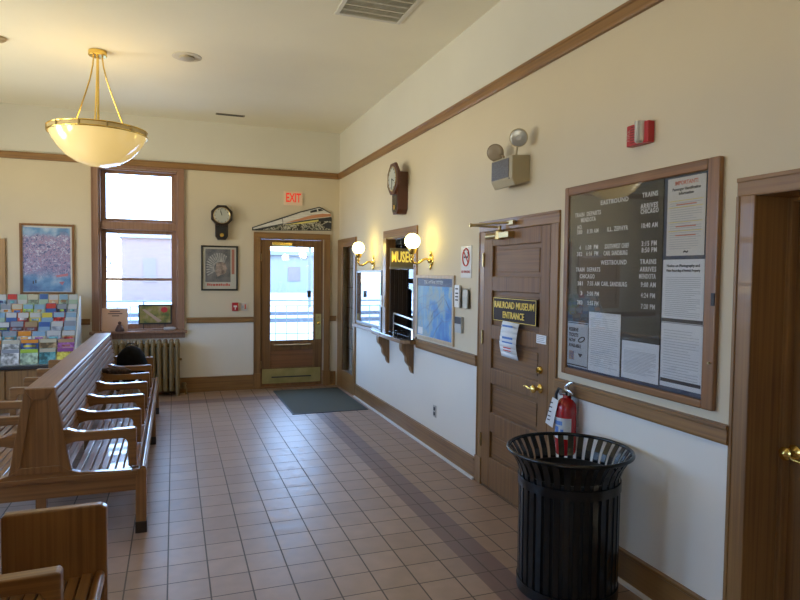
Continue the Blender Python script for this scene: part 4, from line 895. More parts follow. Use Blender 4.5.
# pull station and card
ps_ = thing('fire_pull_station', 'red fire alarm pull station with white handle below the portrait poster', 'fire alarm', (0.84, BACK, 1.16))
MB().box(0.795, 0.882, BACK-0.04, BACK, 1.165, 1.285).build('housing', red_plastic, ps_, 0.005)
MB().box(0.815, 0.862, BACK-0.05, BACK-0.04, 1.22, 1.245).box(0.832, 0.845, BACK-0.05, BACK-0.04, 1.185, 1.22).build('handle', white_plastic, ps_, 0.002)
o = thing('wall_thermostat', 'small pale wall plate with red stripe right of the red pull station', 'switch plate', (0.96, BACK, 1.16))
MB().box(0.925, 1.015, BACK-0.014, BACK, 1.165, 1.282).build('plate', mat('plate_pale', (0.55, 0.50, 0.44), 0.4), o, 0.003)
MB().box(0.975, 0.992, BACK-0.017, BACK-0.014, 1.19, 1.26).build('stripe', ink_red, o)
MB().box(0.935, 0.965, BACK-0.017, BACK-0.014, 1.205, 1.245).build('switch_face', ink_grey, o)

# ski picture
sk = thing('mountain_picture', 'blue and violet painting of a crowded snow mountain in wooden frame', 'picture', (-1.57, BACK, 1.41))
frame_back(sk, -1.89, -1.252, 1.408, 2.338, 0.028, 0.028, frame_red)
MB().box(-1.87, -1.27, BACK-0.008, BACK-0.001, 1.43, 2.32).build('mat_board', mat('mat_board_white', (0.62, 0.60, 0.55), 0.6), sk)
def ski_mat():
    m = mat('mountain_print', (0.3, 0.3, 0.5), 0.5); N, L, b = nodes(m)
    tc = N.new('ShaderNodeTexCoord'); sp = N.new('ShaderNodeSeparateXYZ'); L.new(tc.outputs['Object'], sp.inputs[0])
    n = N.new('ShaderNodeTexNoise'); n.inputs['Scale'].default_value = 26; n.inputs['Detail'].default_value = 6; n.inputs['Distortion'].default_value = 1.5; L.new(tc.outputs['Object'], n.inputs['Vector'])
    n2 = N.new('ShaderNodeTexNoise'); n2.inputs['Scale'].default_value = 4; n2.inputs['Detail'].default_value = 3; L.new(tc.outputs['Object'], n2.inputs['Vector'])
    fine = ramp(N, [(0.36, (0.07, 0.10, 0.24)), (0.45, (0.26, 0.27, 0.48)), (0.52, (0.42, 0.24, 0.38)), (0.57, (0.26, 0.32, 0.58)), (0.64, (0.62, 0.62, 0.72))]); L.new(n.outputs['Fac'], fine.inputs['Fac'])
    blue = ramp(N, [(0.35, (0.05, 0.13, 0.34)), (0.5, (0.14, 0.32, 0.58)), (0.65, (0.50, 0.62, 0.74))]); L.new(n2.outputs['Fac'], blue.inputs['Fac'])
    # band of sky at the top and of blue snow at the foot
    up = N.new('ShaderNodeMath'); up.operation = 'ADD'; L.new(sp.outputs['Z'], up.inputs[0]); k = N.new('ShaderNodeMath'); k.operation = 'MULTIPLY'; k.inputs[1].default_value = 0.35; L.new(n2.outputs['Fac'], k.inputs[0]); L.new(k.outputs[0], up.inputs[1])
    msk = N.new('ShaderNodeValToRGB'); e = msk.color_ramp.elements; e[0].position = 0.38; e[0].color = (1, 1, 1, 1); e[1].position = 0.50; e[1].color = (0, 0, 0, 1); a = e.new(0.93); a.color = (0, 0, 0, 1); c = e.new(0.99); c.color = (1, 1, 1, 1)
    L.new(up.outputs[0], msk.inputs['Fac'])
    mx = N.new('ShaderNodeMix'); mx.data_type = 'RGBA'; L.new(msk.outputs['Color'], mx.inputs[0]); L.new(fine.outputs['Color'], mx.inputs[6]); L.new(blue.outputs['Color'], mx.inputs[7]); L.new(mx.outputs[2], b.inputs['Base Color'])
    return m
MB().box(-1.855, -1.300, BACK-0.010, BACK-0.008, 1.445, 2.288).build('painting', ski_mat(), sk)
MB().box(-1.745, -1.732, BACK-0.0115, BACK-0.010, 1.545, 1.585).box(-1.715, -1.702, BACK-0.0115, BACK-0.010, 1.555, 1.60).build('painted_figures', ink, sk)
MB().poly_extrude([(-1.48, BACK-0.0115, 1.66), (-1.33, BACK-0.0115, 1.69), (-1.33, BACK-0.0115, 1.655), (-1.46, BACK-0.0115, 1.635)], (0, 0.0015, 0)).poly_extrude([(-1.44, BACK-0.0115, 1.57), (-1.37, BACK-0.0115, 1.58), (-1.40, BACK-0.0115, 1.53)], (0, 0.0015, 0)).build('pink_patches', mat('pink_print', (0.55, 0.20, 0.26), 0.6), sk)
MB().box(-1.863, -1.279, BACK-0.020, BACK-0.017, 1.435, 2.311).build('glazing', glass_mat('ski_glazing', (1, 1, 1), 0.5), sk)

# cased notice panel at the left edge
lp_ = thing('framed_cork_board', 'wood framed pale notice panel cut off by the left edge', 'notice panel', (-2.5, BACK, 1.2))
frame_back(lp_, -2.95, -2.05, 1.15, 2.13, 0.07, 0.03, wood('light_oak_frame', (0.30, 0.17, 0.07), (0.46, 0.29, 0.14), 'z', 0.35))
MB().box(-2.89, -2.11, BACK-0.012, BACK-0.002, 1.21, 2.07).build('cork_face', mat('cork', (0.42, 0.28, 0.16), 0.8), lp_)

# things on the window sill
o = MB().poly_extrude([(-0.925, BACK-0.035, 0.901), (-0.60, BACK-0.035, 0.901), (-0.60, BACK+0.015, 1.215), (-0.925, BACK+0.015, 1.215)], (0, 0.006, 0)).build('sill_card', mat('pinkish_card', (0.66, 0.45, 0.35), 0.7)); tag(o, 'pinkish brown printed card propped at the left end of the sill', 'card')
mm = MB()
for z, a, b in ((1.165, -0.83, -0.70), (1.135, -0.85, -0.67), (1.105, -0.80, -0.71)):
    yy = BACK-0.035+(z-0.901)*0.05/0.314; mm.box(a, b, yy-0.002, yy+0.004, z, z+0.012)
mm.build('printed_lines', mat('brown_print', (0.12, 0.07, 0.06), 0.7), o)
fg = thing('figurine', 'small dark seated figurine on the sill before the pinkish card', 'figurine', (-0.70, BACK-0.055, 0.90))
fgm = mat('figurine_dark', (0.09, 0.045, 0.045), 0.5)
mm = MB(); mm.lathe([(0.055, 0.901), (0.06, 0.92), (0.045, 0.955), (0.03, 0.985), (0.015, 1.0)], (-0.70, BACK-0.055, 0), 'z', 14); mm.sphere((-0.70, BACK-0.06, 1.018), 0.022, 12, 8); mm.tube([(-0.66, BACK-0.055, 0.905), (-0.675, BACK-0.06, 0.96), (-0.70, BACK-0.06, 0.985)], [0.02, 0.014, 0.01], 8)
mm.build('body', fgm, fg, smooth=True)
pc = thing('sill_picture', 'small dark framed farm landscape picture standing against the window', 'picture', (-0.26, BACK+0.03, 0.94))
def tilt(a, z): return (a, BACK+0.02+0.02*(z-0.98), z)
x0, x1, z0, z1 = -0.468, -0.030, 0.985, 1.262
MB().poly_extrude([(x0, BACK+0.035, z0), (x1, BACK+0.035, z0), (x1, BACK+0.035, z1), (x0, BACK+0.035, z1)], (0, 0.012, 0)).build('frame', mat('picture_black', (0.03, 0.028, 0.03), 0.4), pc, 0.002)
MB().box(x0+0.018, x1-0.018, BACK+0.033, BACK+0.035, z0+0.02, z1-0.02).build('painted_scene', noise_mat('field_print', [(0.35, (0.10, 0.14, 0.05)), (0.5, (0.28, 0.24, 0.07)), (0.65, (0.40, 0.32, 0.20))], 9), pc)
MB().poly_extrude([(-0.42, BACK+0.031, 1.19), (-0.385, BACK+0.031, 1.20), (-0.16, BACK+0.031, 1.03), (-0.21, BACK+0.031, 1.01)], (0, 0.002, 0)).build('painted_road', mat('road_print', (0.45, 0.32, 0.26), 0.6), pc)
MB().poly_extrude([(-0.13+0.045*math.cos(i*PI/7), BACK+0.030, 1.185+0.04*math.sin(i*PI/7)+0.006*(i % 2)) for i in range(14)], (0, 0.003, 0)).build('red_flower', mat('flower_red', (0.55, 0.04, 0.05), 0.6), pc)
MB().tube([(-0.40, BACK+0.045, 0.902), (-0.40, BACK+0.045, 0.99)], 0.006, 6).tube([(-0.12, BACK+0.045, 0.902), (-0.12, BACK+0.045, 0.99)], 0.006, 6).build('stand_legs', ink, pc)
o = MB().lathe([(0.0, -0.085), (0.02, -0.08), (0.026, -0.02), (0.024, 0.05), (0.012, 0.08), (0, 0.085)], (-0.055, BACK-0.04, 0.927), 'x', 14).build('white_tissue_pack', mat('tissue_white', (0.5, 0.48, 0.5), 0.6), None, smooth=True); tag(o, 'crumpled white roll lying at the right end of the sill', 'packet')
o = MB().lathe([(0.036, 0.9005), (0.042, 0.905), (0.045, 1.0), (0.045, 1.01), (0, 1.012)], (-0.30, BACK-0.035, 0), 'z', 16)
o.bm.free()

# radiator
rd = thing('radiator', 'old bronze painted cast iron radiator under the back window', 'radiator', (-0.40, BACK-0.14, 0))
rad = mat('bronze_radiator_paint', (0.21, 0.14, 0.055), 0.55, 0.1)
NX = 12; px0 = -0.865; pitch = 0.079
for i in range(NX):
    cx = px0+pitch*(i+0.5); mm = MB()
    for cy in (BACK-0.215, BACK-0.145, BACK-0.075):
        mm.tube([(cx, cy, 0.075), (cx, cy, 0.10), (cx, cy, 0.70), (cx, cy, 0.735), (cx, cy, 0.755)], [0.032, 0.031, 0.031, 0.031, 0.018], 10)
    mm.tube([(cx, BACK-0.235, 0.735), (cx, BACK-0.15, 0.762), (cx, BACK-0.06, 0.735)], [0.022, 0.030, 0.022], 10)
    mm.tube([(cx, BACK-0.235, 0.10), (cx, BACK-0.06, 0.10)], 0.030, 10)
    mm.build('section', rad, rd, smooth=True)
for z in (0.70, 0.10): MB().tube([(px0+0.02, BACK-0.145, z), (px0+NX*pitch-0.005, BACK-0.145, z)], 0.026, 12).build('connecting_pipe', rad, rd, smooth=True)
for a in (px0+0.04, px0+NX*pitch-0.04): MB().tube([(a, BACK-0.215, 0.09), (a, BACK-0.222, 0.0)], [0.022, 0.030], 10).tube([(a, BACK-0.075, 0.09), (a, BACK-0.068, 0.0)], [0.022, 0.030], 10).build('foot', rad, rd, smooth=True)
e = px0+NX*pitch
MB().tube([(e-0.01, BACK-0.145, 0.10), (e+0.06, BACK-0.145, 0.10), (e+0.075, BACK-0.145, 0.08), (e+0.075, BACK-0.145, 0.0)], 0.014, 10).lathe([(0.026, 0.08), (0.026, 0.13), (0.035, 0.135), (0.03, 0.165), (0, 0.17)], (e+0.045, BACK-0.145, 0), 'z', 14).build('valve', rad, rd, smooth=True)
MB().sphere((e+0.004, BACK-0.145, 0.50), 0.018, 10, 8).tube([(e-0.02, BACK-0.145, 0.5), (e+0.004, BACK-0.145, 0.5)], 0.006, 6).build('air_vent', rad, rd, smooth=True)

# floor mat
o = thing('door_mat', 'dark grey green floor mat lying before the exit door', 'mat', (1.8, 8.2, 0))
MB().box(1.375, 2.30, 7.47, 9.02, 0.0005, 0.007).build('pile', noise_mat('mat_carpet', [(0.35, (0.044, 0.043, 0.028)), (0.65, (0.080, 0.078, 0.052))], 120, 0.9), o)
mm = MB()
for a in ((1.355, 2.32, 7.45, 7.47), (1.355, 2.32, 9.02, 9.04), (1.355, 1.375, 7.47, 9.02), (2.30, 2.32, 7.47, 9.02)): mm.box(*a, 0.0005, 0.0075)
mm.build('rubber_edge', rubber, o)

# ================================================================== CEILING THINGS
pglass = mat('opal_bowl_glass', (0.66, 0.55, 0.36), 0.12, emit=(1.0, 0.68, 0.20), estr=0.36, coat=0.8)
def pendant(x, y, label, watts=4):
    t = thing('pendant_lamp', label, 'pendant lamp', (x, y, CEIL), 'brass bowl pendant lamps')
    R = 0.445; ZR = 3.055
    MB().lathe([(0.0, CEIL-0.002), (0.082, CEIL-0.002), (0.085, CEIL-0.012), (0.085, CEIL-0.045), (0.078, CEIL-0.052), (0, CEIL-0.054)], (x, y, 0), 'z', 32).build('ceiling_canopy', brass, t, smooth=True)
    prof = [(0.0, 2.748), (0.10, 2.758), (0.20, 2.792), (0.29, 2.85), (0.36, 2.925), (0.405, 2.99), (0.432, ZR), (0.438, ZR+0.015), (0.428, ZR+0.015), (0.398, 2.99), (0.35, 2.93), (0.28, 2.862), (0.19, 2.805), (0.09, 2.77), (0.0, 2.762)]
    MB().lathe(prof, (x, y, 0), 'z', 56, cap=False).build('glass_bowl', pglass, t, smooth=True)
    mm = MB()
    for z, rr in ((ZR+0.004, R), (ZR+0.052, R)): mm.tube([(x+rr*math.cos(i*PI/32), y+rr*math.sin(i*PI/32), z) for i in range(64)], 0.0075, 8, True)
    mm.build('rim_rings', brass, t, smooth=True)
    MB().lathe([(R-0.006, ZR+0.004), (R-0.002, ZR+0.004), (R-0.002, ZR+0.052), (R-0.006, ZR+0.052), (R-0.006, ZR+0.004)], (x, y, 0), 'z', 56, cap=False).build('rim_band', mat('pale_gold_band', (0.70, 0.55, 0.30), 0.35, 0.5), t, smooth=True)
    mm = MB()
    for i in range(12): a = (i+0.5)*PI/6; MB().tube([(x+R*math.cos(a), y+R*math.sin(a), ZR), (x+R*math.cos(a), y+R*math.sin(a), ZR+0.056)], 0.010, 8).build('rim_stud', old_brass, t, smooth=True)
    mm = MB(); mm.tube([(x+0.292*math.cos(i*PI/16), y+0.292*math.sin(i*PI/16), ZR+0.05) for i in range(32)], 0.006, 8, True)
    for k in range(3): a = -PI/2+k*2*PI/3; mm.tube([(x+0.292*math.cos(a), y+0.292*math.sin(a), ZR+0.05), (x+(R-0.01)*math.cos(a), y+(R-0.01)*math.sin(a), ZR+0.05)], 0.007, 8)
    mm.build('inner_ring', brass, t, smooth=True)
    for k in range(3):
        a = -PI/2+k*2*PI/3; c, s = math.cos(a), math.sin(a)
        MB().tube([(x+r_*c, y+r_*s, z) for r_, z in ((0.045, CEIL-0.05), (0.054, 3.74), (0.085, 3.61), (0.137, 3.47), (0.193, 3.33), (0.245, 3.21), (0.292, 3.105))], 0.0075, 8).build('hanging_rod', brass, t, smooth=True)
    MB().tube([(x, y, CEIL-0.05), (x, y, 3.06)], 0.012, 10).build('centre_stem', brass, t, smooth=True)
    for k in range(3):
        a = k*2*PI/3
        MB().sphere((x+0.13*math.cos(a), y+0.13*math.sin(a), 2.98), 0.035, 14, 10, (1, 1, 1.3)).build('bulb', mat('lit_bulb', (1, 0.9, 0.7), 0.3, emit=(1.0, 0.66, 0.28), estr=4.0), t, smooth=True)
    l = bpy.data.lights.new('pendant_light', 'POINT'); l.energy = watts; l.color = (1.0, 0.78, 0.40); l.shadow_soft_size = 0.2
    lo = bpy.data.objects.new('pendant_light', l); col.objects.link(lo); lo.location = (0, 0, 3.09-CEIL); lo.parent = t
    return t
pendant(-0.69, 6.76, 'brass pendant lamp with glowing opal glass bowl over the long bench')
pendant(-0.69, -0.9, 'unseen second brass bowl pendant lamp added behind the viewer as warm fill', 24)  # unseen lamp, its power raised as warm fill from behind

def ring_thing(name, label, cat, x, y, R, prof_m):
    t = thing(name, label, cat, (x, y, CEIL)); return t
v = thing('ceiling_vent', 'large square ceiling air vent with grey louvres at the top edge', 'vent', (1.53, 4.73, CEIL))
X0, X1, Y0, Y1 = 1.245, 1.815, 4.47, 5.04
mm = MB()
for a in ((X0, X0+0.035, Y0, Y1), (X1-0.035, X1, Y0, Y1), (X0+0.035, X1-0.035, Y0, Y0+0.035), (X0+0.035, X1-0.035, Y1-0.035, Y1)): mm.box(*a, CEIL-0.014, CEIL)
mm.build('frame', white_paint, v, 0.003)
lou = mat('vent_grey', (0.74, 0.72, 0.64), 0.5)
MB().box(X0+0.035, X1-0.035, Y0+0.035, Y1-0.035, CEIL-0.003, CEIL-0.0005).build('backing', mat('vent_dark', (0.50, 0.48, 0.42), 0.7), v)
mm = MB()
for i in range(22):
    y0 = Y0+0.04+i*0.0222; mm.poly_extrude([(X0+0.035, y0, CEIL-0.014), (X0+0.035, y0+0.003, CEIL-0.014), (X0+0.035, y0+0.014, CEIL-0.003), (X0+0.035, y0+0.011, CEIL-0.003)], (X1-X0-0.07, 0, 0))
mm.build('louvres', lou, v)
mm = MB()
for i in range(1, 5): y0 = Y0+0.035+i*0.1; mm.box(X0+0.035, X1-0.035, y0, y0+0.010, CEIL-0.017, CEIL-0.010)
mm.build('dividers', white_paint, v)
v = thing('slot_vent', 'small dark slot vent in the ceiling near the back wall', 'vent', (0.73, 8.78, CEIL))
MB().box(0.54, 0.92, 8.74, 8.82, CEIL-0.008, CEIL).build('frame', mat('vent_tan', (0.20, 0.16, 0.11), 0.5), v, 0.002)
MB().box(0.56, 0.90, 8.755, 8.775, CEIL-0.010, CEIL-0.008).box(0.56, 0.90, 8.785, 8.805, CEIL-0.010, CEIL-0.008).build('slots', ink, v)
v = thing('recessed_speaker', 'flat round ceiling fitting with raised centre right of pendant lamp', 'ceiling fitting', (0.13, 6.6, CEIL))
MB().lathe([(0.142, CEIL), (0.142, CEIL-0.004), (0.130, CEIL-0.007), (0.0, CEIL-0.006)], (0.13, 6.6, 0), 'z', 36).build('rim_plate', mat('plate_cream', (0.60, 0.55, 0.44), 0.6), v, smooth=True)
MB().lathe([(0.075, CEIL-0.006), (0.072, CEIL-0.022), (0.055, CEIL-0.03), (0.0, CEIL-0.031)], (0.13, 6.6, 0), 'z', 28).build('centre_cap', mat('cap_tan', (0.42, 0.37, 0.28), 0.5), v, smooth=True)
v = MB().lathe([(0.07, CEIL), (0.07, CEIL-0.02), (0.05, CEIL-0.035), (0.0, CEIL-0.036)], (-1.52, 6.72, 0), 'z', 24).build('smoke_detector', mat('detector_tan', (0.45, 0.36, 0.22), 0.5), None, smooth=True)
tag(v, 'small tan smoke detector on ceiling at the left edge', 'smoke detector')

# ================================================================== BENCHES
bench_back = wood('bench_back_oak', BD, BL, 'y', 0.40, coat=0.25, bump=0.0)
bench_cap = wood('bench_cap_oak', BD, BL, 'y', 0.42, coat=0.05)
def bench(cx, y0, y1, arms, near, far, label, joint=None, seat_half=0.615, arm_k=1.0):
    """double sided slatted bench; seats face +x and -x. near/far: 'open' (A-frame with apron) or 'solid' (closed arm-height panel)"""
    t = thing('station_bench', label, 'bench', (cx, (y0+y1)/2, 0), 'double sided oak benches')
    S = (1, -1)
    # ridge cap and slatted backs
    MB().poly_extrude([(cx-0.085, y0+0.01, 0.965), (cx+0.085, y0+0.01, 0.965), (cx+0.088, y0+0.01, 0.985), (cx+0.078, y0+0.01, 0.995), (cx-0.078, y0+0.01, 0.995), (cx-0.088, y0+0.01, 0.985)], (0, y1-y0-0.02, 0)).build('top_cap', bench_cap, t, 0.004)
    for s in S:
        mm = MB(); n = 10
        for i in range(n):
            f0 = i/n+0.010; f1 = (i+1)/n-0.010
            za, zb = 0.47+f0*0.495, 0.47+f1*0.495
            xa, xb = (0.165-0.085*f0), (0.165-0.085*f1)
            mm.poly_extrude([(cx+s*xa, y0+0.04, za), (cx+s*(xa+0.004), y0+0.04, za+0.008), (cx+s*(xb+0.004), y0+0.04, zb-0.008), (cx+s*xb, y0+0.04, zb), (cx+s*(xb-0.018), y0+0.04, zb), (cx+s*(xa-0.018), y0+0.04, za)], (0, y1-y0-0.08, 0))
        mm.build('backrest', bench_back, t, 0.003)
        # seat slats, slightly dished
        mm = MB(); n = 8; xs0, xs1 = 0.175, seat_half-0.045
        for i in range(n):
            a = xs0+(xs1-xs0)*i/n+0.004; b = xs0+(xs1-xs0)*(i+1)/n-0.004; f = (i+0.5)/n; z = 0.440-0.022*math.sin(PI*f)+0.004*f
            mm.box(min(cx+s*a, cx+s*b), max(cx+s*a, cx+s*b), y0+0.04, y1-0.04, z-0.018, z)
        mm.build('seat', bench_y, t, 0.004)
        # rounded front edge rail
        mm = MB(); e = cx+s*(seat_half-0.022)
        mm.poly_extrude([(e+s*(0.022*math.cos(a)), y0+0.0, 0.418+0.03*math.sin(a)) for a in [i*PI/8 for i in range(16)]], (0, y1-y0, 0)); mm.build('front_rail', bench_y, t, 0.002, smooth=True)
        # bearers below
        MB().box(min(cx+s*0.50, cx+s*0.535), max(cx+s*0.50, cx+s*0.535), y0+0.05, y1-0.05, 0.30, 0.40).build('front_bearer', bench_y, t, 0.003)
        # arms
        for ya in arms:
            P_ = [(0.600-0.05, 0.455), (0.600-0.05, 0.642), (0.17, 0.642), (0.125, 0.60), (0.105, 0.725), (0.155, 0.722), (0.22, 0.700), (0.30, 0.697), (0.54, 0.703), (0.552, 0.698), (0.556, 0.455), (0.50, 0.44), (0.50, 0.642)]
            P_ = [(0.125, 0.62), (0.110, 0.722), (0.150, 0.724), (0.20, 0.706), (0.25, 0.699), (0.35, 0.699), (0.545, 0.704), (0.556, 0.696), (0.556, 0.452), (0.505, 0.452), (0.500, 0.615), (0.485, 0.638), (0.46, 0.642), (0.20, 0.640)]
            MB().poly_extrude([(cx+s*a*arm_k, ya-0.03, b) for a, b in P_], (0, 0.06, 0)).build('armrest', bench_x, t, 0.007, seg=3)
    legs_y = [y0+0.03, y1-0.03]+([joint] if joint else [(y0+y1)/2])
    for ye, kind in ((y0, near), (y1, far)):
        sgn = 1 if ye == y0 else -1; ya = ye if ye == y0 else ye-0.05
        # A-shaped end of the back
        e = MB().poly_extrude([(cx-0.085, ya, 0.996), (cx+0.085, ya, 0.996), (cx+0.105, ya, 0.86), (cx+0.175, ya, 0.455), (cx-0.175, ya, 0.455), (cx-0.105, ya, 0.86)], (0, 0.05, 0)).build('end_panel', bench_z, t, 0.004)
        yf = ya-0.012 if ye == y0 else ya+0.05
        mm = MB()   # raised stiles of the panelled end
        for s in S: mm.poly_extrude([(cx+s*0.083, yf, 0.993), (cx+s*0.043, yf, 0.925), (cx+s*0.052, yf, 0.86), (cx+s*0.110, yf, 0.50), (cx+s*0.172, yf, 0.458), (cx+s*0.104, yf, 0.86)], (0, 0.012, 0))
        mm.poly_extrude([(cx-0.083, yf, 0.993), (cx+0.083, yf, 0.993), (cx+0.040, yf, 0.925), (cx-0.040, yf, 0.925)], (0, 0.012, 0))
        mm.poly_extrude([(cx-0.172, yf, 0.458), (cx-0.110, yf, 0.50), (cx+0.110, yf, 0.50), (cx+0.172, yf, 0.458)], (0, 0.012, 0)); mm.build('panel_moulding', bench_z, e, 0.003)
        if kind == 'solid':
            for s in S:
                Q = [(0.228, 0.0), (0.228, 0.715), (0.238, 0.728), (0.60, 0.732), (0.622, 0.716), (0.622, 0.0)]
                MB().poly_extrude([(cx+s*a, ya-0.002, b) for a, b in Q], (0, 0.046, 0)).build('arm_panel', bench_z, t, 0.008, seg=3)
        # apron rail with a moulded top that dips like the seat
        Q = [(-0.565, 0.29), (-0.565, 0.428), (-0.40, 0.432), (-0.22, 0.442), (-0.175, 0.458), (0.175, 0.458), (0.22, 0.442), (0.40, 0.432), (0.565, 0.428), (0.565, 0.29)]
        ap = MB().poly_extrude([(cx+a, ya-0.001, b) for a, b in Q], (0, 0.044, 0)).build('apron', bench_x, t, 0.004)
        ab = (ya-0.012, ya) if ye == y0 else (ya+0.043, ya+0.055)
        MB().box(cx-0.56, cx+0.56, *ab, 0.395, 0.425).build('apron_bead', bench_x, ap, 0.002)
    for yl in legs_y:
        for s in S:
            a, b = sorted((cx+s*(seat_half-0.068), cx+s*seat_half*0.998))
            lg = MB().box(a, b, yl-0.032, yl+0.032, 0.075, 0.43).build('leg', bench_z, t, 0.004)
            MB().box(a-0.003, b+0.003, yl-0.036, yl+0.036, 0.0, 0.078).build('foot_shoe', mat('dark_foot', (0.025, 0.018, 0.014), 0.35), lg, 0.004)
        MB().box(cx-0.03, cx+0.03, yl-0.03, yl+0.03, 0.0, 0.45).build('centre_post', bench_z, t, 0.003)
    if joint:
        for s in S:
            MB().lathe([(0.027, -0.03), (0.027, 0.03)], (cx+s*(seat_half-0.022), joint, 0.418), 'y', 14).build('joint_collar', steel, t, smooth=True)
    return t
bench(-0.79, 4.355, 8.03, [4.385, 4.98, 5.55, 6.18, 6.72, 7.285, 7.955], 'open', 'open', 'long double sided slatted oak bench running towards the back window', joint=6.60)
bench(-0.897, 0.2, 2.93, [0.70, 1.25, 1.80, 2.36], 'open', 'solid', 'nearer slatted oak bench with a solid square end panel, lower left corner', arm_k=0.955)

# bag, scarf and bottle left on the bench
bg = thing('black_bag', 'round black backpack standing on the far end of the bench', 'bag', (-0.45, 7.62, 0.44))
bagm = noise_mat('black_fabric', [(0.35, (0.003, 0.003, 0.004)), (0.65, (0.009, 0.009, 0.011))], 18, 0.9, spec=0.15)
mm = MB().sphere((-0.455, 7.62, 0.655), 0.205, 28, 18, (0.80, 0.75, 1.10))
for v_ in mm.bm.verts:
    if v_.co.z < 0.455: v_.co.z = 0.455
    v_.co += Vector((math.sin(v_.co.z*31)*0.006, math.sin(v_.co.x*27)*0.006, math.sin(v_.co.y*23+v_.co.x*19)*0.006))
mm.build('body', bagm, bg, smooth=True)
MB().lathe([(0.0, -0.02), (0.07, -0.015), (0.085, 0.0), (0.07, 0.02)], (-0.455, 7.465, 0.60), 'y', 20).build('front_pocket', bagm, bg, smooth=True)
MB().tube([(-0.52, 7.62, 0.87), (-0.49, 7.62, 0.905), (-0.44, 7.62, 0.91), (-0.40, 7.62, 0.875)], 0.008, 8).build('carry_loop', rubber, bg, smooth=True)
o = MB(); random.seed(21)
o.tube([(-0.67, 6.70, 0.745), (-0.60, 6.71, 0.738), (-0.54, 6.70, 0.735), (-0.47, 6.73, 0.728), (-0.41, 6.73, 0.718)], [0.02, 0.034, 0.028, 0.036, 0.018], 12)
o.tube([(-0.62, 6.66, 0.734), (-0.57, 6.74, 0.752), (-0.50, 6.69, 0.735)], [0.02, 0.03, 0.018], 10)
o.tube([(-0.55, 6.735, 0.715), (-0.55, 6.765, 0.68), (-0.55, 6.77, 0.60), (-0.53, 6.775, 0.52)], [0.028, 0.03, 0.03, 0.018], 10)
o = o.build('dark_gloves', noise_mat('brown_knit', [(0.35, (0.03, 0.02, 0.018)), (0.65, (0.09, 0.06, 0.055))], 30, 0.9), None, smooth=True); tag(o, 'dark brown scarf draped over an armrest halfway down the bench', 'scarf'); o.name = 'scarf'
bt = thing('water_bottle', 'small clear plastic bottle standing on the bench seat between armrests', 'bottle', (-0.34, 6.42, 0.44))
MB().lathe([(0.0, 0.436), (0.03, 0.437), (0.032, 0.45), (0.032, 0.60), (0.027, 0.63), (0.013, 0.65), (0.013, 0.66)], (-0.34, 6.42, 0), 'z', 18).build('body', mat('clear_bottle', (0.5, 0.56, 0.6), 0.08, trans=0.5), bt, smooth=True)
MB().lathe([(0.015, 0.655), (0.015, 0.68), (0, 0.68)], (-0.34, 6.42, 0), 'z', 14).build('cap', white_plastic, bt, smooth=True)

# ================================================================== BROCHURE RACK AND CABINET
cb = thing('low_cabinet', 'low oak cabinet with dark top under the brochure rack', 'cabinet', (-1.7, 8.85, 0))
CBX0, CBX1, CBY = -2.30, -1.10, 8.52
MB().box(CBX0, CBX1, CBY+0.02, BACK-0.03, 0.0, 0.53).build('carcass', oak_z, cb, 0.003)
MB().box(CBX0-0.02, CBX1+0.02, CBY-0.02, BACK-0.03, 0.53, 0.565).build('top', mat('black_laminate', (0.03, 0.03, 0.032), 0.3), cb, 0.004)
for i in range(3):
    a = CBX0+0.01+i*(CBX1-CBX0-0.01)/3; dd = MB().box(a, a+(CBX1-CBX0)/3-0.02, CBY, CBY+0.02, 0.06, 0.515).build('door', oak_z, cb, 0.003)
    MB().sphere((a+0.05, CBY-0.015, 0.30), 0.013, 12, 8).build('knob', old_brass, dd, smooth=True)
rk = thing('brochure_rack', 'sloping tiered white brochure rack full of colourful leaflets on cabinet', 'rack', (-1.7, 8.85, 0.565))
RX0, RX1 = -2.24, -1.165
rk_w = mat('rack_white', (0.60, 0.59, 0.54), 0.5)
tiers = 7; ZB, ZT = 0.566, 1.40; YB_, YT = 8.54, 9.02
def rz(i): return 0.580+i*0.108
def ry(i): return YB_+0.02+i*0.066
mm = MB()
for i in range(tiers):
    mm.box(RX0, RX1, ry(i), ry(i)+0.070, rz(i)-0.014, rz(i)-0.004)
    mm.box(RX0, RX1, ry(i)+0.060, ry(i)+0.066, rz(i)-0.004, rz(i)+0.098)
mm.build('tiers', rk_w, rk)
mm = MB()
for i in range(tiers): mm.box(RX0, RX1, ry(i)-0.003, ry(i), rz(i)-0.014, rz(i)+0.022)
mm.build('front_lips', clear, rk)
for x, nm in ((RX1, 'side_panel'), (RX0-0.015, 'side_panel')):
    MB().poly_extrude([(x, YB_-0.01, 0.566), (x, YB_-0.01, 0.66), (x, YT-0.02, 1.395), (x, YT+0.04, 1.395), (x, YT+0.04, 0.566)], (0.015, 0, 0)).build(nm, rk_w, rk, 0.003)
palette = [('white', (0.62, 0.63, 0.62)), ('pale green', (0.40, 0.52, 0.40)), ('blue', (0.07, 0.14, 0.36)), ('orange', (0.70, 0.30, 0.06)), ('sky blue', (0.30, 0.45, 0.60)), ('maroon', (0.20, 0.05, 0.05)), ('lime green', (0.40, 0.58, 0.10)), ('navy', (0.03, 0.04, 0.14)), ('peach', (0.70, 0.45, 0.28)), ('red', (0.50, 0.07, 0.06)), ('purple', (0.30, 0.11, 0.32)), ('cream', (0.60, 0.56, 0.44)), ('grey', (0.30, 0.33, 0.38)), ('yellow', (0.66, 0.55, 0.14)), ('tan', (0.42, 0.30, 0.18)), ('teal', (0.12, 0.33, 0.36))]
tiername = ['bottom', 'second', 'third', 'fourth', 'fifth', 'sixth', 'top']
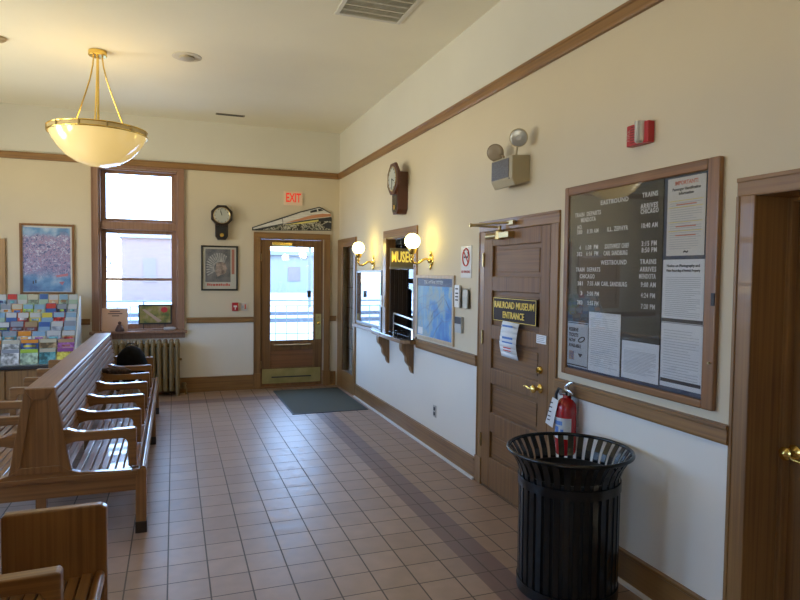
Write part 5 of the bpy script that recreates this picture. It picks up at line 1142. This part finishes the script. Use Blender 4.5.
plan = {  # colours from the right end of each tier, as indexes (ground, upper band)
 6: [(1, 0), (1, 4), (8, 0), (1, 2), (1, 11), (0, 1), (12, 9), (4, 0), (8, 11), (1, 0)],
 5: [(12, 0), (7, 12), (2, 9), (1, 4), (6, 4), (3, 11), (0, 12), (4, 1), (8, 0)],
 4: [(0, 4), (9, 4), (4, 13), (13, 0), (9, 0), (2, 0), (1, 4), (12, 3)],
 3: [(4, 12), (12, 0), (4, 2), (5, 14), (5, 12), (7, 0), (0, 2), (3, 0)],
 2: [(14, 0), (12, 0), (11, 4), (0, 3), (15, 12), (0, 14), (12, 4)],
 1: [(10, 14), (14, 11), (2, 3), (0, 11), (14, 3), (2, 12)],
 0: [(13, 10), (15, 11), (1, 6), (0, 12), (7, 12), (11, 0)]}
widths = {6: 0.118, 5: 0.125, 4: 0.132, 3: 0.150, 2: 0.165, 1: 0.205, 0: 0.200}
heights = {6: 0.20, 5: 0.19, 4: 0.19, 3: 0.19, 2: 0.185, 1: 0.195, 0: 0.195}
ordn = ['rightmost', 'second from right', 'third from right', 'fourth from right', 'fifth from right', 'sixth from right', 'seventh from right', 'eighth from right', 'ninth from right', 'tenth from right']
random.seed(33)
cm = {}
def cover(i, photo=False):
    key = (i, photo)
    if key not in cm:
        n, c = palette[i]
        mu = sum(c)/3; c = tuple(max(0.004, (v+(v-mu)*0.25)*0.72) for v in c)
        cm[key] = mat('cover_'+n.replace(' ', '_'), c, 0.4, coat=0.15) if not photo else noise_mat('cover_photo_'+n.replace(' ', '_'), [(0.38, tuple(v*0.35 for v in c)), (0.5, c), (0.62, tuple(min(0.75, v*1.5+0.08) for v in c))], 16, 0.35, coat=0.3)
    return cm[key]
for ti in range(tiers):
    wv = widths[ti]; h = heights[ti]; x = RX1-0.008
    for j, (g, u) in enumerate(plan[ti]):
        w_ = wv*random.uniform(0.9, 1.0); hh = h*random.uniform(0.94, 1.0)
        if x-w_ < RX0+0.01: break
        y0 = ry(ti)+0.008; y1 = ry(ti)+0.052; z0 = rz(ti)-0.003; tilt_ = 0.25
        def pt(a, b, d=0): return (x-w_+a, y0+b*tilt_*0.9-d, z0+b)
        dup_ = [q for q in range(len(plan[ti])) if plan[ti][q] == (g, u)]
        o = MB().poly_extrude([pt(0, 0), pt(w_-0.006, 0), pt(w_-0.006, hh), pt(0, hh)], (0, 0.007, 0)).build('brochure' if wv < 0.16 else 'magazine', cover(g, wv > 0.16 or j % 3 == 1), None)
        tag(o, '%s %s with %s title band, %s in %s tier of rack' % (palette[g][0], 'leaflet' if wv < 0.16 else 'magazine', palette[u][0], ordn[j], tiername[ti]), 'leaflet' if wv < 0.16 else 'magazine', 'leaflets in the brochure rack')
        th = hh*(0.25 if ti < 2 else 0.35)
        MB().poly_extrude([pt(0.003, hh-th, 0.001), pt(w_-0.009, hh-th, 0.001), pt(w_-0.009, hh-0.004, 0.001), pt(0.003, hh-0.004, 0.001)], (0, 0.001, 0)).build('title_band', cover(u), o)
        if random.random() < 0.6:
            a = w_*random.uniform(0.15, 0.3); b = hh*random.uniform(0.42, 0.5)
            MB().poly_extrude([pt(a, b, 0.001), pt(w_-0.006-a, b, 0.001), pt(w_-0.006-a, b+hh*0.14, 0.001), pt(a, b+hh*0.14, 0.001)], (0, 0.001, 0)).build('cover_picture', cover((g*5+3) % 16, True), o)
        x -= w_+0.005 if wv < 0.16 else w_+0.006

# ================================================================== LITTER BIN
lb_ = thing('litter_bin', 'round black slatted metal litter bin with flared rim', 'litter bin', (2.02, 2.80, 0))
bx, by = 2.02, 2.80; NS = 34
BP = [(0.262, 0.035), (0.266, 0.10), (0.268, 0.60), (0.266, 0.64), (0.270, 0.68), (0.284, 0.72), (0.305, 0.755), (0.325, 0.785)]
for i in range(NS):
    a = 2*PI*i/NS; c, s = math.cos(a), math.sin(a); hw = 0.0165; mm = MB(); prev = None
    L_ = []
    for r_, z in BP:
        o_ = [Vector((bx+r_*c-s*hw, by+r_*s+c*hw, z)), Vector((bx+r_*c+s*hw, by+r_*s-c*hw, z)), Vector((bx+(r_-0.006)*c+s*hw, by+(r_-0.006)*s-c*hw, z)), Vector((bx+(r_-0.006)*c-s*hw, by+(r_-0.006)*s+c*hw, z))]
        L_.append([mm.bm.verts.new(p) for p in o_])
    for A, B in zip(L_, L_[1:]):
        for q in range(4): mm.bm.faces.new((A[q], A[(q+1) % 4], B[(q+1) % 4], B[q]))
    mm.bm.faces.new(L_[0]); mm.bm.faces.new(L_[-1][::-1])
    mm.build('slat', black_metal, lb_, 0.0015, smooth=False)
MB().tube([(bx+0.328*math.cos(i*PI/32), by+0.328*math.sin(i*PI/32), 0.79) for i in range(64)], 0.0105, 10, True).build('top_ring', black_metal, lb_, smooth=True)
MB().lathe([(0.2675, 0.60), (0.2735, 0.60), (0.2735, 0.648), (0.2675, 0.648), (0.2675, 0.60)], (bx, by, 0), 'z', 56, cap=False).build('upper_band', black_metal, lb_, smooth=True)
MB().lathe([(0.264, 0.03), (0.271, 0.03), (0.271, 0.085), (0.264, 0.085), (0.264, 0.03)], (bx, by, 0), 'z', 56, cap=False).build('lower_band', black_metal, lb_, smooth=True)
MB().lathe([(0.0, 0.03), (0.26, 0.03), (0.26, 0.045), (0.0, 0.045)], (bx, by, 0), 'z', 40, cap=False).build('base_plate', black_metal, lb_)
for k in range(4): MB().tube([(bx+0.2*math.cos(PI/4+k*PI/2), by+0.2*math.sin(PI/4+k*PI/2), 0.0), (bx+0.2*math.cos(PI/4+k*PI/2), by+0.2*math.sin(PI/4+k*PI/2), 0.032)], 0.02, 12).build('foot', rubber, lb_)
MB().lathe([(0.0, 0.05), (0.235, 0.05), (0.245, 0.10), (0.25, 0.655), (0.256, 0.66), (0.256, 0.668), (0.246, 0.668), (0.24, 0.10), (0.0, 0.06)], (bx, by, 0), 'z', 48, cap=False).build('liner', mat('liner_black', (0.012, 0.012, 0.013), 0.5), lb_, smooth=True)

# ================================================================== OUTSIDE
snow = plaster('pale_pavement', (0.36, 0.36, 0.36))
structure(MB().box(-60, 70, BACK+T, 120, -0.35, -0.20).build('ground', snow), 'pale pavement and snow outside the back windows', 'ground')
brick = mat('outside_brick', (0.34, 0.24, 0.21), 0.8)
N_, L__, b_ = nodes(brick); tcb = N_.new('ShaderNodeTexCoord'); br = N_.new('ShaderNodeTexBrick'); mpb = N_.new('ShaderNodeMapping'); mpb.inputs['Rotation'].default_value = (PI/2, 0, 0)
br.inputs['Scale'].default_value = 3; br.inputs['Color1'].default_value = (0.21, 0.115, 0.09, 1); br.inputs['Color2'].default_value = (0.18, 0.10, 0.08, 1); br.inputs['Mortar'].default_value = (0.19, 0.18, 0.17, 1)
L__.new(tcb.outputs['Object'], mpb.inputs[0]); L__.new(mpb.outputs[0], br.inputs['Vector']); L__.new(br.outputs['Color'], b_.inputs['Base Color'])
hb = thing('brick_building', 'pale brick building faintly visible across the tracks through window', 'building', (0, 44, -0.2))
MB().box(-3.2, 3.5, 44, 52, -0.2, 3.9).build('brick_wall', brick, hb)
MB().box(-3.4, 3.7, 43.8, 52.2, 3.9, 4.2).build('cornice', mat('pale_stone', (0.22, 0.21, 0.20), 0.8), hb)
MB().box(0.0, 2.0, 43.95, 44.05, 0.0, 2.6).build('white_doorway', mat('pale_door', (0.24, 0.24, 0.24), 0.6), hb)
MB().box(-1.9, -1.1, 43.95, 44.05, 1.0, 2.6).build('window_opening', mat('dim_window', (0.17, 0.125, 0.11), 0.9), hb)
wb = thing('white_building', 'long low pale building seen faintly through the exit door glass', 'building', (14, 60, -0.2))
MB().box(5.5, 24, 60, 68, -0.2, 3.4).build('walls', mat('pale_siding', (0.19, 0.185, 0.18), 0.7), wb)
MB().box(5.0, 24.5, 59.5, 68.5, 3.4, 3.8).build('roof', mat('pale_roof', (0.16, 0.165, 0.17), 0.7), wb)
for i in range(5): MB().box(7+i*3.4, 8.2+i*3.4, 59.94, 60.02, 0.9, 2.3).build('window_opening', mat('dim_window', (0.17, 0.125, 0.11), 0.9), wb)
# bare tree
tr = thing('bare_tree', 'leafless tree outside the back window in front of brick building', 'tree', (-3.1, 30, -0.2))
mm = MB(); random.seed(14)
def branch(p, d, l, r, depth):
    q = p+d*l; mm.tube([p, (p+q)/2+Vector((random.uniform(-.05, .05)*l,)*3), q], [r, r*0.85, r*0.7], 6)
    if depth:
        for k in range(3):
            nd = (d+Vector((random.uniform(-.8, .8), random.uniform(-.8, .8), random.uniform(-.1, .6)))).normalized(); branch(q, nd, l*random.uniform(.6, .8), r*0.6, depth-1)
branch(Vector((-3.1, 30, -0.2)), Vector((0.02, 0, 1)), 1.1, 0.06, 4)
mm.build('trunk_and_branches', mat('bark', (0.11, 0.10, 0.09), 0.9), tr)
pole = MB().tube([(7.1, 34, -0.2), (7.1, 34, 7.5)], 0.09, 8).box(6.3, 7.9, 33.95, 34.05, 6.6, 6.75).build('utility_pole', mat('pole_wood', (0.13, 0.125, 0.12), 0.9)); tag(pole, 'thin utility pole faint in the upper part of the exit door glass', 'pole')
# railing at the platform
rail_m = mat('railing_grey', (0.085, 0.085, 0.09), 0.5)
rl = thing('platform_railing', 'grey platform railing with pickets outside window and exit door', 'railing', (0.8, 14, -0.2))
mm = MB()
for z, r_ in ((1.10, 0.018), (0.98, 0.012), (0.35, 0.014), (-0.02, 0.018)): mm.tube([(-6, 14, z), (9, 14, z)], r_, 6)
mm.build('rails', rail_m, rl)
for i in range(40): MB().tube([(-2.6+i*0.25, 14, -0.2 if i % 8 == 0 else -0.02), (-2.6+i*0.25, 14, 1.10 if i % 8 == 0 else 0.98)], 0.02 if i % 8 == 0 else 0.010, 6).build('picket', rail_m, rl)
for yy, z in ((24, -0.19), (28, -0.19)):
    o = MB().box(-30, 40, yy, yy+0.35, -0.2, -0.05).build('track_edge', mat('kerb_dark', (0.07, 0.07, 0.075), 0.8)); structure(o, 'dark platform edge line across the tracks outside at %s' % ('middle distance' if yy == 24 else 'far distance'), 'ground')
